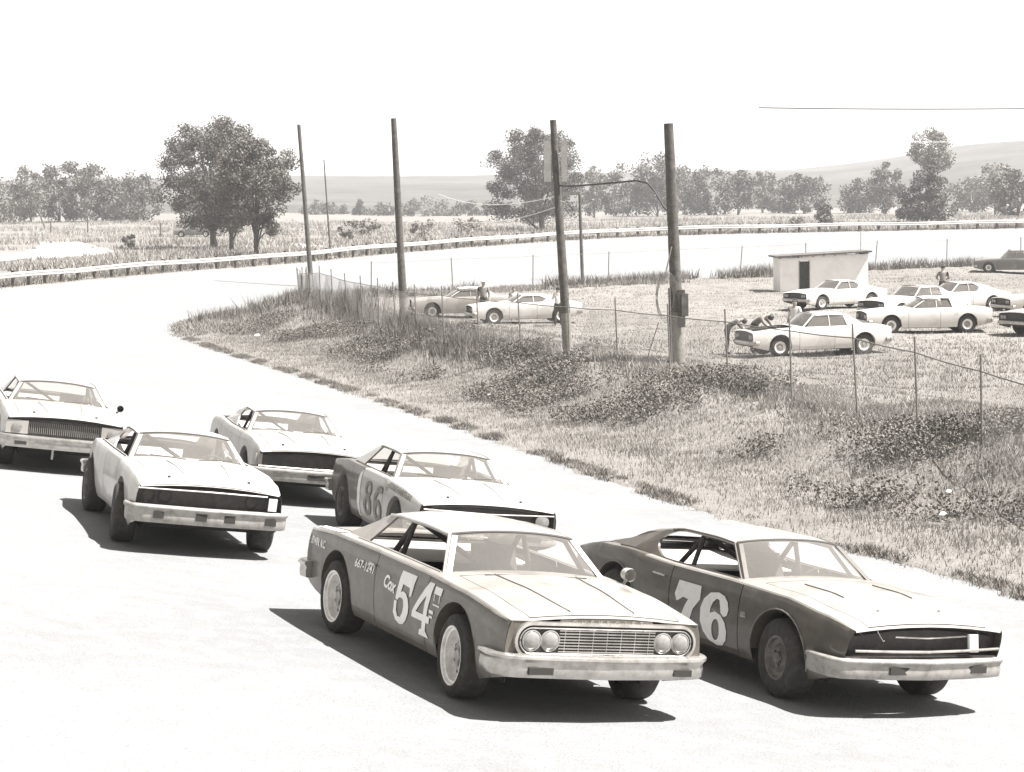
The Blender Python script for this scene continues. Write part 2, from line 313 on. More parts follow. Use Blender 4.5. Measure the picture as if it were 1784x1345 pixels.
# ------------------------------------------------------------------ car builder
def interp(pts, x):
    xs = [p[0] for p in pts]
    if x <= xs[0]: return pts[0][1]
    if x >= xs[-1]: return pts[-1][1]
    for i in range(len(xs)-1):
        if x <= xs[i+1]:
            t = (x-xs[i])/(xs[i+1]-xs[i]); t = t*t*(3-2*t)*.5+t*.5
            return pts[i][1]+(pts[i+1][1]-pts[i][1])*t
PROF = [(0, .925), (.12, .965), (.35, .99), (.6, 1.0), (.8, .992), (.93, .975), (1, .955)]
class Car:
    def __init__(s, **k):
        s.xf, s.xr, s.hw, s.z0 = 2.40, -2.42, .95, .25
        s.belt = [(-2.42, .90), (-1.6, .945), (-.6, .95), (.7, .94), (1.5, .91), (2.40, .83)]
        s.wb = (-1.46, 1.46); s.ra = .41; s.zc = .37; s.tr = .36; s.tw = .25; s.ty = .80; s.rimr = .205
        s.crown = .055; s.rw_seam = True; s.lean = 0; s.taper = [(-2.42, .93), (-2.2, .975), (-1.2, 1), (1.3, 1), (2.1, .985), (2.40, .955)]
        s.xa, s.xah = .72, .36          # windscreen base / header (side)
        s.bow = .20; s.bowt = .07
        s.zr, s.yr = 1.27, .62
        s.roof = None; s.sail = None; s.deck = -1.52; s.ya = .80
        s.door = (-.42, .80); s.hood = (.98, 2.36)
        s.quality = 1; s.gb = .87
        s.__dict__.update(k)
        if s.roof is None: s.roof = [(s.xah, s.zr, s.yr), (0, s.zr+.015, s.yr+.01), (-.6, s.zr+.01, s.yr), (-1.02, s.zr-.03, s.yr-.03)]
    def zb(s, x): return interp(s.belt, x)
    def side(s, x, z):
        q = (z-s.z0)/(s.zb(x)-s.z0); return s.hw*interp(s.taper, x)*interp(PROF, max(0, min(1, q)))
    def lx(s, x, z):
        if s.lean and x > s.xf-.45: return x+s.lean*(z-.55)*((x-(s.xf-.45))/.45)**1.3
        return x
    def zlow(s, x):
        for w in s.wb:
            d = abs(x-w)
            if d < s.ra: return max(s.z0, s.zc+math.sqrt(s.ra**2-d*d))
        z = s.z0
        if x > s.wb[1]+s.ra: z += .12*(x-s.wb[1]-s.ra)/(s.xf-s.wb[1]-s.ra)
        if x < s.wb[0]-s.ra: z += .14*(s.wb[0]-s.ra-x)/(s.wb[0]-s.ra-s.xr)
        return z
    def ztop(s, x, yf):
        lip = 0
        if x > s.xf-.12: lip = .035*((x-(s.xf-.12))/.12)**2
        if x < s.xr+.10: lip = .03*(((s.xr+.10)-x)/.10)**2
        c = s.crown*(1 if x > s.xa else .6)
        return s.zb(x)+.014+c*(1-yf*yf)-lip
    def build(s, root, paint, paint2=None, split=None, roofm=None, topm=None, topx=-9):
        s.topm = topm  # colour with sunlight painted in, for upward-facing panels
        """body shell, doors, hood, roof, pillars and glass; split = x behind which the second paint is used"""
        q = s.quality; xs = set(np.round(np.linspace(s.xr, s.xf, 34 if q else 20), 4))
        for w in s.wb:
            for k in range(13 if q else 9):
                xs.add(round(w+s.ra*math.cos(math.pi*k/(12 if q else 8)), 4))
            xs |= {round(w+s.ra+.002, 4), round(w-s.ra-.002, 4)}
        gap = .011
        for d in (*s.door, *s.hood): xs |= {round(d, 4), round(d+gap, 4)}
        xs |= {s.xa, s.deck, s.xf, s.xr, s.xf-.03, s.xf-.07, s.xr+.03}
        xs = sorted(x for x in xs if s.xr <= x <= s.xf); xx = [xs[0]]
        for x in xs[1:]:
            if x-xx[-1] > .0015: xx.append(x)
        NJ = 12 if q else 7
        TF = [.985, .95, .86, .80, .793, .55, .28, 0] if q else [.98, .86, .80, .77, .4, 0]
        jh = 4 if q else 3
        body = MB(); door = {1: MB(), -1: MB()}; hood = MB()
        for sg in (1, -1):
            P = []
            for x in xx:
                zl = s.zlow(x); zb = s.zb(x); r = []
                for j in range(NJ+1):
                    z = zl+(zb-zl)*j/NJ; r.append((s.lx(x, z), sg*s.side(x, z), z))
                yt = s.side(x, zb)
                for f in TF:
                    z = s.ztop(x, f); r.append((s.lx(x, z), sg*yt*f, z))
                P.append(r)
            nj = len(P[0])
            for i in range(len(xx)-1):
                x0, x1 = xx[i], xx[i+1]; xm = (x0+x1)/2; mi0 = 1 if (split is not None and xm < split) else 0
                for j in range(nj-1):
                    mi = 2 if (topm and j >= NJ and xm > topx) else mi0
                    zm = (P[i][j][2]+P[i+1][j+1][2])/2; tgt = body
                    if j >= NJ+(3 if q else 2) and s.deck < xm < s.xa: continue
                    if j < NJ:
                        if s.door[0] < xm < s.door[1]+gap:
                            if xm < s.door[0]+gap or xm > s.door[1]: continue
                            if j >= 1: tgt = door[sg]
                    else:
                        k = j-NJ
                        if s.hood[0] < xm < s.hood[1]+gap and k >= jh:
                            if xm < s.hood[0]+gap or xm > s.hood[1] or k == jh: continue
                            if k > jh: tgt = hood
                    tgt.add([P[i][j], P[i+1][j], P[i+1][j+1], P[i][j+1]], [(0, 1, 2, 3) if sg < 0 else (3, 2, 1, 0)], mi)
            # inner return at wheel arches (lip)
            for w in s.wb:
                A = []; B = []
                for k in range(17):
                    t = math.pi*k/16; x = w+s.ra*math.cos(t); z = s.zc+s.ra*math.sin(t); z = min(z, s.zb(x)-.02)
                    y = s.side(x, max(z, s.z0)); A.append((x, sg*(y+.004), z)); B.append((x, sg*(y-.22), z))
                body.grid([A, B])
        ps = [paint, paint2 or paint, topm or paint]
        body.build('body', ps, root, smooth=True, merge=True, autosmooth=40)
        for sg in (1, -1): door[sg].build('door', ps, root, smooth=True, merge=True, autosmooth=40)
        hood.build('hood', ps, root, smooth=True, merge=True, autosmooth=40)
        s.body_ends(root, ps)
        s.inner(root)
        s.green(root, roofm or paint, s.__dict__.get('sail_m') or roofm or paint)
    def body_ends(s, root, ps):
        for x, nm, inset in ((s.xf, 'front_panel', getattr(s, 'finset', 0)), (s.xr, 'rear_panel', 0)):
            mb = MB(); P = []
            xi = x-inset
            for k in range(7):
                z = s.zlow(x)+(s.zb(x)-s.zlow(x))*k/6; y = s.side(xi, z)-.004; P.append([(s.lx(x, z)-inset, y*a, z) for a in (-1, -.5, 0, .5, 1)])
            y = s.side(xi, s.zb(x))*.98-.004; P.append([(s.lx(x, s.ztop(x, a))-inset, y*a, s.ztop(x, a)-.004) for a in (-1, -.5, 0, .5, 1)])
            if inset: mb.box(x-inset-.01, x-.005, -.86, .86, .545, .56)
            mb.grid(P); mb.build(nm, GRILL if inset else ps[1 if x < 0 else 0], root, smooth=True)
    def inner(s, root):
        u = MB(); yi = s.ty-s.tw/2-.05
        u.box(s.xr+.35, s.xf-.55, -yi, yi, .26, .33)
        for sg in (1, -1):
            for w in s.wb: u.box(w-s.ra-.02, w+s.ra+.02, sg*yi-.01, sg*yi+.01, .22, s.zb(w)-.05)
            xs_ = (s.wb[0]+s.ra+.02, s.wb[1]-s.ra-.02); u.box(xs_[0], xs_[1], sg*.80-.012, sg*.80+.012, .22, s.z0+.10)
        u.build('underbody', UNDER, root)
        i = MB()
        i.box(s.deck+.0, s.xa-.02, -.80, .80, .28, .31); i.box(s.xa+.0, s.xa+.03, -.80, .80, .28, s.zb(s.xa)-.01)
        i.box(s.deck-.03, s.deck, -.80, .80, .28, s.zb(s.deck)-.01)
        for sg in (1, -1): i.box(s.deck, s.xa, sg*.775-.01, sg*.775+.01, .28, min(s.zb(s.deck), s.zb(0))-.025)
        i.box(s.xa-.30, s.xa, -.79, .79, s.zb(s.xa)-.12, s.zb(s.xa)-.015)
        i.build('interior', DARK, root)
        gt = MB(); gt.grid([[(x, y*s.side(x, s.zb(x))*.93, s.ztop(x, y)-.05) for y in (-1, -.5, 0, .5, 1)] for x in np.linspace(s.hood[0]-.08, s.xf-.012, 10)]); gt.build('hood_gutter', UNDER, root)
        if s.rw_seam:
            x_ = s.deck-.10
            for pts in ([(x_, y) for y in np.linspace(-.72, .72, 9)], [(x, -.72) for x in np.linspace(x_, s.xr+.05, 8)], [(x, .72) for x in np.linspace(x_, s.xr+.05, 8)]):
                m = MB(); m.tube([(x, y, s.ztop(x, y/.9)+.001) for x, y in pts], .004, 4); m.build('trunk_seam', SEAM, root)
            for sg in (1, -1):
                m = MB(); m.tube([(x, sg*(s.side(x, s.zb(x))*.90), s.ztop(x, .90)+.006) for x in np.linspace(s.deck+.35, s.xa-.02, 12)], .008, 5); m.build('window_sill', getattr(s, 'drip_m', CHROME), root)
        st = MB(); st.box(-.55, -.05, .12, .62, .30, .52); st.slab([(-.60, .12, .50), (-.60, .62, .50), (-.78, .58, 1.02), (-.78, .16, 1.02)], (.10, 0, .02)); st.build('seat', DARK, root)
        w = MB(); c = Vector((.22, .37, .86)); ax = Vector((-.9, 0, .45)).normalized(); e1 = Vector((0, 1, 0)); e2 = ax.cross(e1)
        w.tube([c+e1*.19*math.cos(t*math.pi/12)+e2*.19*math.sin(t*math.pi/12) for t in range(25)], .012, 6, cap=False)
        w.tube([c-e1*.18, c+e1*.18], .012, 5); w.tube([c, c-ax*.3], .015, 5); w.build('steering_wheel', DARK, root)
    def green(s, root, roofm, pillm):
        # roof skin
        rp = s.roof; n = 22; P = []; Q = []
        x0, x1 = rp[0][0], rp[-1][0]; zz = [(p[0], p[1]) for p in rp][::-1]; yy = [(p[0], p[2]) for p in rp][::-1]
        cr = getattr(s, 'rcrown', .06)
        fr = [-1, -.985, -.94, -.8, -.5, 0, .5, .8, .94, .985, 1]
        s.redge = []
        for k in range(n+1):
            x = x0+(x1-x0)*k/n; z = interp(zz, x); y = interp(yy, x)
            c = cr*(1-max(0, (-x+x1+.35)/.35)*.0)
            bw_ = s.bowt*max(0, 1-k/4.)
            row = [(x+bw_*(1-f*f), f*y, z+c*(1-abs(f)**2.6)*(1 if k < n-2 else .8)) for f in fr]
            P.append(row); s.redge.append((x, y, z)); Q.append([(a, b*.985, c_-.03) for a, b, c_ in row])
        mb = MB(); rw = getattr(s, 'rwin', None)
        for G in (P, Q):
            for k in range(n):
                xm_ = (P[k][0][0]+P[k+1][0][0])/2
                for j in range(len(fr)-1):
                    if rw and rw[0] < xm_ < rw[1] and 2 < j < len(fr)-4: continue
                    mb.add([G[k][j], G[k+1][j], G[k+1][j+1], G[k][j+1]], [(0, 1, 2, 3)])
        if rw:
            RG = [[(a, b, c_-.012) for a, b, c_ in P[k][3:-3]] for k in range(n+1) if rw[0]-.12 < P[k][0][0] < rw[1]+.12]
            g_ = MB(); g_.grid(RG)
            if s.__dict__.get('backlight', False): g_.build('rear_window', getattr(s, 'rglass_m', GLASSB), root, smooth=True)
        mb.grid([P[0], Q[0]]); mb.grid([P[-1], Q[-1]]); mb.grid([[r[0] for r in P], [r[0] for r in Q]]); mb.grid([[r[-1] for r in P], [r[-1] for r in Q]])
        if s.topm:
            for q_, f_ in enumerate(mb.f):
                if sum(mb.v[i_][0] for i_ in f_)/len(f_) < getattr(s, 'roofsplit', -9): mb.m[q_] = 1  # behind roofsplit the painted sunlight stops, pillar paint takes over
        mb.build('roof', [roofm, pillm], root, smooth=True, merge=True, autosmooth=50)
        zA = s.zb(s.xa)+.01
        def yof(x, z):
            """side of the greenhouse between belt and roof edge"""
            xx_ = min(max(x, x1), x0); ze = interp(zz, xx_); ye = interp(yy, xx_); yb = s.side(x, s.zb(x))*s.gb; z_ = s.zb(x)
            t = (z-z_)/max(.02, ze-z_); return yb+(ye-yb)*min(1, max(0, t))
        s.yof = yof
        for sg in (1, -1):
            m = MB(); m.slab([(x, sg*(yof(x, z)+.002), z) for x, z in s.sail], (0, -sg*.03, 0)); m.build('rear_pillar', pillm, root)
            a = MB(); b0 = Vector((s.xa, sg*s.side(s.xa, zA)*s.gb, zA-.0)); b1 = Vector((s.xah, sg*(s.yr-.005), s.zr-.005)); w_ = getattr(s, 'pw', .042)
            a.slab([b0+Vector((w_, 0, 0)), b1+Vector((w_, 0, 0)), b1-Vector((w_*.3, 0, 0)), b0-Vector((w_*.3, 0, 0))], (0, -sg*.05, 0)); a.build('windscreen_pillar', getattr(s, 'pillar_m', pillm), root)
            d = MB(); pts = [b0+Vector((0, sg*.006, 0)), b1+Vector((-.01, sg*.008, 0))]+[(x, sg*(y+.008), z-.004) for x, y, z in s.redge[1:] if x > s.sail_top]
            d.tube(pts, getattr(s, 'drip', .011), 6); d.build('drip_rail', getattr(s, 'drip_m', CHROME), root)
        # windscreen
        yb = s.side(s.xa, zA)*s.gb-.03; yt = s.yr-.02; P = []
        for k in range(7):
            t = k/6; row = []
            for j in range(13):
                f = -1+2*j/12; cv = (1-abs(f)**2.2)
                row.append((s.xa+(s.xah-s.xa)*t+(s.bow+(s.bowt-s.bow)*t)*cv+.02*math.sin(math.pi*t), f*(yb+(yt-yb)*t), zA+(s.zr-zA)*t+cv*(cr*.85*t+.02*(1-t))))
            P.append(row)
        g = MB(); g.grid(P); g.build('windshield', getattr(s, 'glass_m', GLASS), root, smooth=True)
        for q_ in (P[-1], P[0]):
            fr_ = MB(); fr_.tube(q_, .013, 5); fr_.build('windshield_trim', getattr(s, 'trim_m', SEAM if q_ is P[-1] else CHROME), root)
        # cowl panel between windscreen and hood
        c = MB(); C1 = []; C2 = []
        for j in range(13):
            f = -1+2*j/12; x = s.xa+s.bow*(1-abs(f)**2.2); C1.append((x, f*(yb+.02), s.ztop(s.xa, f)-.004)); C2.append((s.xa-.02, f*(yb+.02), s.zb(s.xa)-.01))
        c.grid([C1, C2]); c.build('cowl', DARK, root)
        if s.quality:
            sh_ = MB(); sh_.slab([(s.deck+.01, -.74, s.zb(s.deck)-.03), (s.deck+.01, .74, s.zb(s.deck)-.03), (-.66, .74, .865), (-.66, -.74, .865)], (0, 0, -.02)); sh_.build('package_shelf', SHELF, root)
        # rear glass
        if getattr(s, 'rearglass', True):
            (xa_, ya_, za_) = s.redge[-1]; g = MB(); P = []
            for k in range(5):
                t = k/4; P.append([(xa_+.02+(s.deck+.02-xa_)*t-.05*(1-f*f), f*(ya_*.93+.08*t), za_+cr*.7*(1-f*f)*(1-t)-.01+(s.zb(s.deck)+.02-za_)*t) for f in (-1, -.6, -.2, .2, .6, 1)])
            g.grid(P); g.build('rear_window', getattr(s, 'rglass_m', GLASS), root, smooth=True)
    def cage(s, root, hoopx=-.36, r=.024):
        c = MB(); z1 = s.zr+.005; y1 = s.yr-.06
        c.tube([(hoopx-.02, -.66, .35), (hoopx-.01, -.66, .9), (hoopx, -y1, z1-.03), (hoopx, -y1+.08, z1), (hoopx, y1-.08, z1), (hoopx, y1, z1-.03), (hoopx-.01, .66, .9), (hoopx-.02, .66, .35)], r, 8)
        for sg in (1, -1):
            c.tube([(hoopx, sg*y1, z1-.04), (hoopx-.62, sg*.64, .62), (hoopx-.9, sg*.62, .40)], r, 8)
            c.tube([(hoopx, sg*y1, z1-.02), (s.xah-.05, sg*(y1+.0), z1-.03), (s.xa-.08, sg*.70, s.zb(s.xa)-.05)], r*.8, 8)
        c.tube([(hoopx, -y1+.05, z1-.02), (hoopx-.01, .55, .62)], r*.9, 8)
        c.build('roll_cage', getattr(s, 'cage_m', DARK), root, smooth=True)
    def wheels(s, root, rimm, style='deep', steer=0, inner=True):
        for wx in s.wb:
            for sg in (-1, 1):
                r, rr, tw = s.tr, s.rimr, s.tw; n = 40 if s.quality else 20
                yo = s.ty+tw/2
                w = MB(); P0 = (0, 0, 0)
                if style == 'deep':
                    pr = [(.0, rr+.006), (.008, rr+.002), (.006, rr-.014), (-.016, rr-.020), (-.022, rr-.036), (-.085, rr-.044), (-.115, rr-.060), (-.10, rr-.085), (-.075, rr-.12), (-.085, .062), (-.05, .052), (-.045, 0.001)]
                else:
                    pr = [(.0, rr+.006), (.004, rr+.004), (.0, rr-.015), (-.03, rr-.03), (-.045, rr-.07), (-.02, rr-.11), (-.03, .06), (-.005, .05), (0.0, 0.001)]
                kd = 6 if style == 'deep' else 4
                w.lathe(pr[:kd+1], n, P0, 'y', sg)
                dk = MB(); dk.lathe(pr[kd:], n, P0, 'y', sg)
                for k in range(5):
                    t = k*2*math.pi/5; a = .075; dk.lathe([(-.07, .014), (-.045, .014), (-.045, .001)] if style == 'deep' else [(-.03, .014), (-.01, .014), (-.01, .001)], 6, (a*math.cos(t), 0, a*math.sin(t)), 'y', sg)
                wo = w.build('wheel', rimm, root, smooth=True, autosmooth=30); wo.location = (wx, sg*yo*1., r)
                if wx > 0 and steer: wo.rotation_euler = (0, 0, steer)
                dk.build('wheel_disc', DISC if rimm is RIMW else rimm, wo, smooth=True, autosmooth=30)
                if s.quality and style == 'deep':
                    for k in range(8):
                        t_ = (k+.5)*math.pi/4; a_ = rr-.098; h_ = MB(); h_.lathe([(-.0870, .021), (-.0865, .001)], 10, (a_*math.cos(t_), 0, a_*math.sin(t_)), 'y', sg); h_.build('wheel_hole', UNDER, wo)
                t = MB(); tp = [(-.004, rr-.006), (.012, rr+.012), (.016, rr+.05), (.012, r-.05), (-.008, r-.014), (-.03, r-.003), (-tw*.5, r), (-tw+.03, r-.003), (-tw+.008, r-.014), (-tw-.012, r-.05), (-tw-.014, rr+.03), (-tw, rr-.01)]
                t.lathe(tp, n, (0, 0, 0), 'y', sg); t.lathe([(-tw+.05, rr), (-tw+.05, .001)], n, (0, 0, 0), 'y', sg)
                if style != 'dish' and s.quality:
                    for a in (rr+.055, r-.075):
                        t.lathe([(.0155, a-.003), (.0185, a), (.0155, a+.003)], n, (0, 0, 0), 'y', sg)
                t.build('tyre', RUBBER, wo, smooth=True, autosmooth=60)
    def bumper(s, root, x, zc, h, m, name='front_bumper', d=.07, bowv=.06, wrap=.30, hw=None, slots=(), sgn=1, lip=True, slotm=UNDER):
        hw = hw or s.hw; pts = []
        pts.append((x-wrap, hw-.015)); pts.append((x-wrap*.5, hw)); pts.append((x-.10, hw-.008)); pts.append((x-.03, hw-.06)); pts.append((x, hw-.16))
        pts.append((x+bowv*.6, hw*.45)); pts.append((x+bowv, 0))
        full = pts+[(a, -b) for a, b in pts[:-1][::-1]]
        C2 = []                                    # densify
        for i in range(len(full)-1):
            for k in range(3): t = k/3; C2.append((full[i][0]*(1-t)+full[i+1][0]*t, full[i][1]*(1-t)+full[i+1][1]*t))
        C2.append(full[-1])
        sec = [(-.10, -.42), (-.02, -.5), (d*.45, -.5), (d*.62, -.42), (d*.70, -.1), (d*.62, .10), (d*.72, .2), (d, .32), (d*.96, .43), (d*.7, .5), (-.02, .5), (-.10, .42)] if lip else [(-.02, -.5), (d*.55, -.48), (d*.9, -.25), (d, 0), (d*.9, .25), (d*.55, .48), (-.02, .5)]
        P = []
        for i, (a, b) in enumerate(C2):
            p0 = C2[max(i-1, 0)]; p1 = C2[min(i+1, len(C2)-1)]; tx, ty = p1[0]-p0[0], p1[1]-p0[1]; L = math.hypot(tx, ty); nx, ny = -ty/L, tx/L
            if nx*1+ny*0 < 0 and abs(ny) < .999: pass
            if (nx*(a-(x-1.2))+ny*b) < 0: nx, ny = -nx, -ny
            P.append([(sgn*(a+nx*o), b+ny*o, zc+h*zf) for o, zf in sec])
        mb = MB(); mb.grid(P); mb.add(P[0], [tuple(range(len(sec)))]); mb.add(P[-1], [tuple(range(len(sec)))[::-1]])
        bo = mb.build(name, m, root, smooth=True, merge=True, autosmooth=45)
        for (y, w, z, hh) in slots:
            sl = MB(); xb = x+bowv*(1-abs(y)/hw)*.95
            sl.box(sgn*(xb+d*.45), sgn*(xb+d*.84), y-w/2, y+w/2, z-hh/2, z+hh/2); sl.build('bumper_opening', slotm, bo)
        return bo
    # ---- flat print projected on the side (right side of the car is y < 0)
    def decal(s, root, polys, mt, name, sg=-1, off=.006, cell=.06, top=False):
        cu = bpy.data.curves.new('tmp', 'CURVE'); cu.dimensions = '2D'; cu.fill_mode = 'BOTH'
        for poly in polys:
            sp = cu.splines.new('POLY'); sp.points.add(len(poly)-1); sp.use_cyclic_u = True
            for p, (a, b) in zip(sp.points, poly): p.co = (a, b, 0, 1)
        return s._wrap(root, cu, mt, name, sg, off, cell)
    def text(s, root, txt, x, z, h, mt, name='lettering', shear=0, sx=1, sg=-1, bold=.0, off=.006, slope=0):
        cu = bpy.data.curves.new('tmp', 'FONT'); cu.body = txt; cu.size = h*1.38; cu.shear = shear; cu.offset = bold; cu.resolution_u = 3
        return s._wrap(root, cu, mt, name, sg, off, .06, (x, z, sx, slope))
    def _wrap(s, root, cu, mt, name, sg, off, cell, xf=None):
        ob = bpy.data.objects.new('tmp', cu); COL.objects.link(ob)
        dg = bpy.context.evaluated_depsgraph_get(); me = bpy.data.meshes.new_from_object(ob.evaluated_get(dg)); bpy.data.objects.remove(ob); bpy.data.curves.remove(cu)
        bm = bmesh.new(); bm.from_mesh(me); bmesh.ops.remove_doubles(bm, verts=bm.verts, dist=.0003)
        if xf:
            for v in bm.verts: v.co = Vector((xf[0]+v.co.x*xf[2], xf[1]+v.co.y+v.co.x*xf[2]*xf[3], 0))
        xs_ = [v.co.x for v in bm.verts]; ys_ = [v.co.y for v in bm.verts]
        for ax, lo, hi in ((0, min(xs_), max(xs_)), (1, min(ys_), max(ys_))):
            k = lo+cell
            while k < hi:
                n = Vector((1, 0, 0)) if ax == 0 else Vector((0, 1, 0))
                bmesh.ops.bisect_plane(bm, geom=bm.verts[:]+bm.edges[:]+bm.faces[:], plane_co=n*k, plane_no=n); k += cell
        for v in bm.verts:
            x, z = v.co.x, v.co.y; v.co = Vector((s.lx(x, z), sg*(s.side(x, z)+off), z))
        for f in bm.faces:
            f.normal_update()
            if f.normal.y*sg < 0: f.normal_flip()
        bm.to_mesh(me); bm.free(); me.materials.clear(); me.materials.append(mt); me.name = name
        return link(bpy.data.objects.new(name, me), root)

def glyph(g, x0, z0, w, h, shear=0):
    return [[(x0+a*w+shear*b*h, z0+b*h) for a, b in poly] for poly in g]
def ell(cx, cy, rx, ry, n=16, a0=0): return [(cx+rx*math.cos(a0+2*math.pi*k/n), cy+ry*math.sin(a0+2*math.pi*k/n)) for k in range(n)]
G5 = [[(.12, 1), (.97, 1), (.93, .60), (.84, .58), (.76, .74), (.36, .76), (.33, .60), (.46, .63), (.62, .61), (.77, .53), (.87, .40), (.88, .26), (.80, .11), (.64, .01), (.42, -.02), (.18, .03), (.03, .16), (.02, .40), (.17, .40), (.19, .22), (.30, .12), (.46, .12), (.56, .22), (.58, .35), (.52, .47), (.40, .50), (.28, .48), (.19, .42), (.08, .44)]]
G4 = [[(.60, 1), (.86, 1), (.82, .38), (.98, .38), (.98, .25), (.82, .25), (.82, .10), (1.02, -.02), (.46, -.02), (.50, .08), (.62, .11), (.61, .25), (.0, .25), (.0, .36)], [(.62, .38), (.62, .74), (.20, .38)][::-1]]
G7 = [[(.08, 1), (.94, 1), (1.0, .72), (.78, .50), (.70, .26), (.68, -.01), (.32, -.01), (.34, .26), (.46, .52), (.56, .66), (.36, .68), (.22, .60), (.12, .56), (.02, .70)]]
G6 = [[(.56, 1.0), (.76, .96), (.90, .86), (.97, .72), (.93, .60), (.82, .56), (.72, .62), (.68, .74), (.62, .86), (.52, .87), (.42, .78), (.36, .64), (.36, .56), (.52, .62), (.72, .58), (.88, .46), (.96, .30), (.94, .12), (.82, .0), (.62, -.03), (.38, .02), (.16, .16), (.04, .36), (.02, .60), (.10, .80), (.28, .95)], ell(.58, .27, .13, .21)[::-1]]
G8 = [[(.5, 1), (.78, .94), (.92, .78), (.86, .62), (.72, .53), (.92, .42), (1, .25), (.88, .07), (.62, -.02), (.38, -.02), (.12, .07), (0, .25), (.08, .42), (.28, .53), (.14, .62), (.08, .78), (.22, .94)], ell(.5, .76, .17, .13)[::-1], ell(.5, .26, .2, .16)[::-1]]
G6B = [[(.9, .98), (.9, .82), (.5, .80), (.34, .66), (.30, .54), (.55, .62), (.84, .52), (1, .3), (.92, .1), (.66, -.02), (.36, -.02), (.1, .12), (.0, .4), (.06, .7), (.28, .94), (.6, 1.02)], ell(.56, .28, .2, .17)[::-1]]
def place_car(root, x, y, yaw, flat=None, wb=2.92, tr=1.6):
    f = np.array([math.cos(yaw), math.sin(yaw)]); l = np.array([-f[1], f[0]]); P = {}
    hf = (lambda a, b: flat if flat is not None else float(tz(a, b)[0]))
    for a in (1, -1):
        for b in (1, -1): q = np.array([x, y])+f*a*wb/2+l*b*tr/2; P[a, b] = np.array([q[0], q[1], hf(q[0], q[1])])
    F = P[1, 1]+P[1, -1]-P[-1, 1]-P[-1, -1]; F /= np.linalg.norm(F); L_ = P[1, 1]+P[-1, 1]-P[1, -1]-P[-1, -1]; N = np.cross(F, L_); N /= np.linalg.norm(N); L_ = np.cross(N, F)
    m = Matrix((Vector(F), Vector(L_), Vector(N))).transposed().to_4x4(); m.translation = Vector(sum(P.values())/4)
    root.matrix_world = m
def simple(root, name, m, fn, smooth=False):
    mb = MB(); fn(mb); return mb.build(name, m, root, smooth=smooth)
SHELF = mat('interior_pale', S(.45, .8), .7, 0, S(.45, 1.2), 5, 5, .5, .75)
SUNLIT_ROOF = mat('paint_sunlit_roof', S(.28, 1.0), .38, 0, S(.20, 1.5), 2.5, 7, .5, .74, coat=.4, bump=.15, bscale=2.2)  # roof colour of the dark cars, paled to imitate direct sun
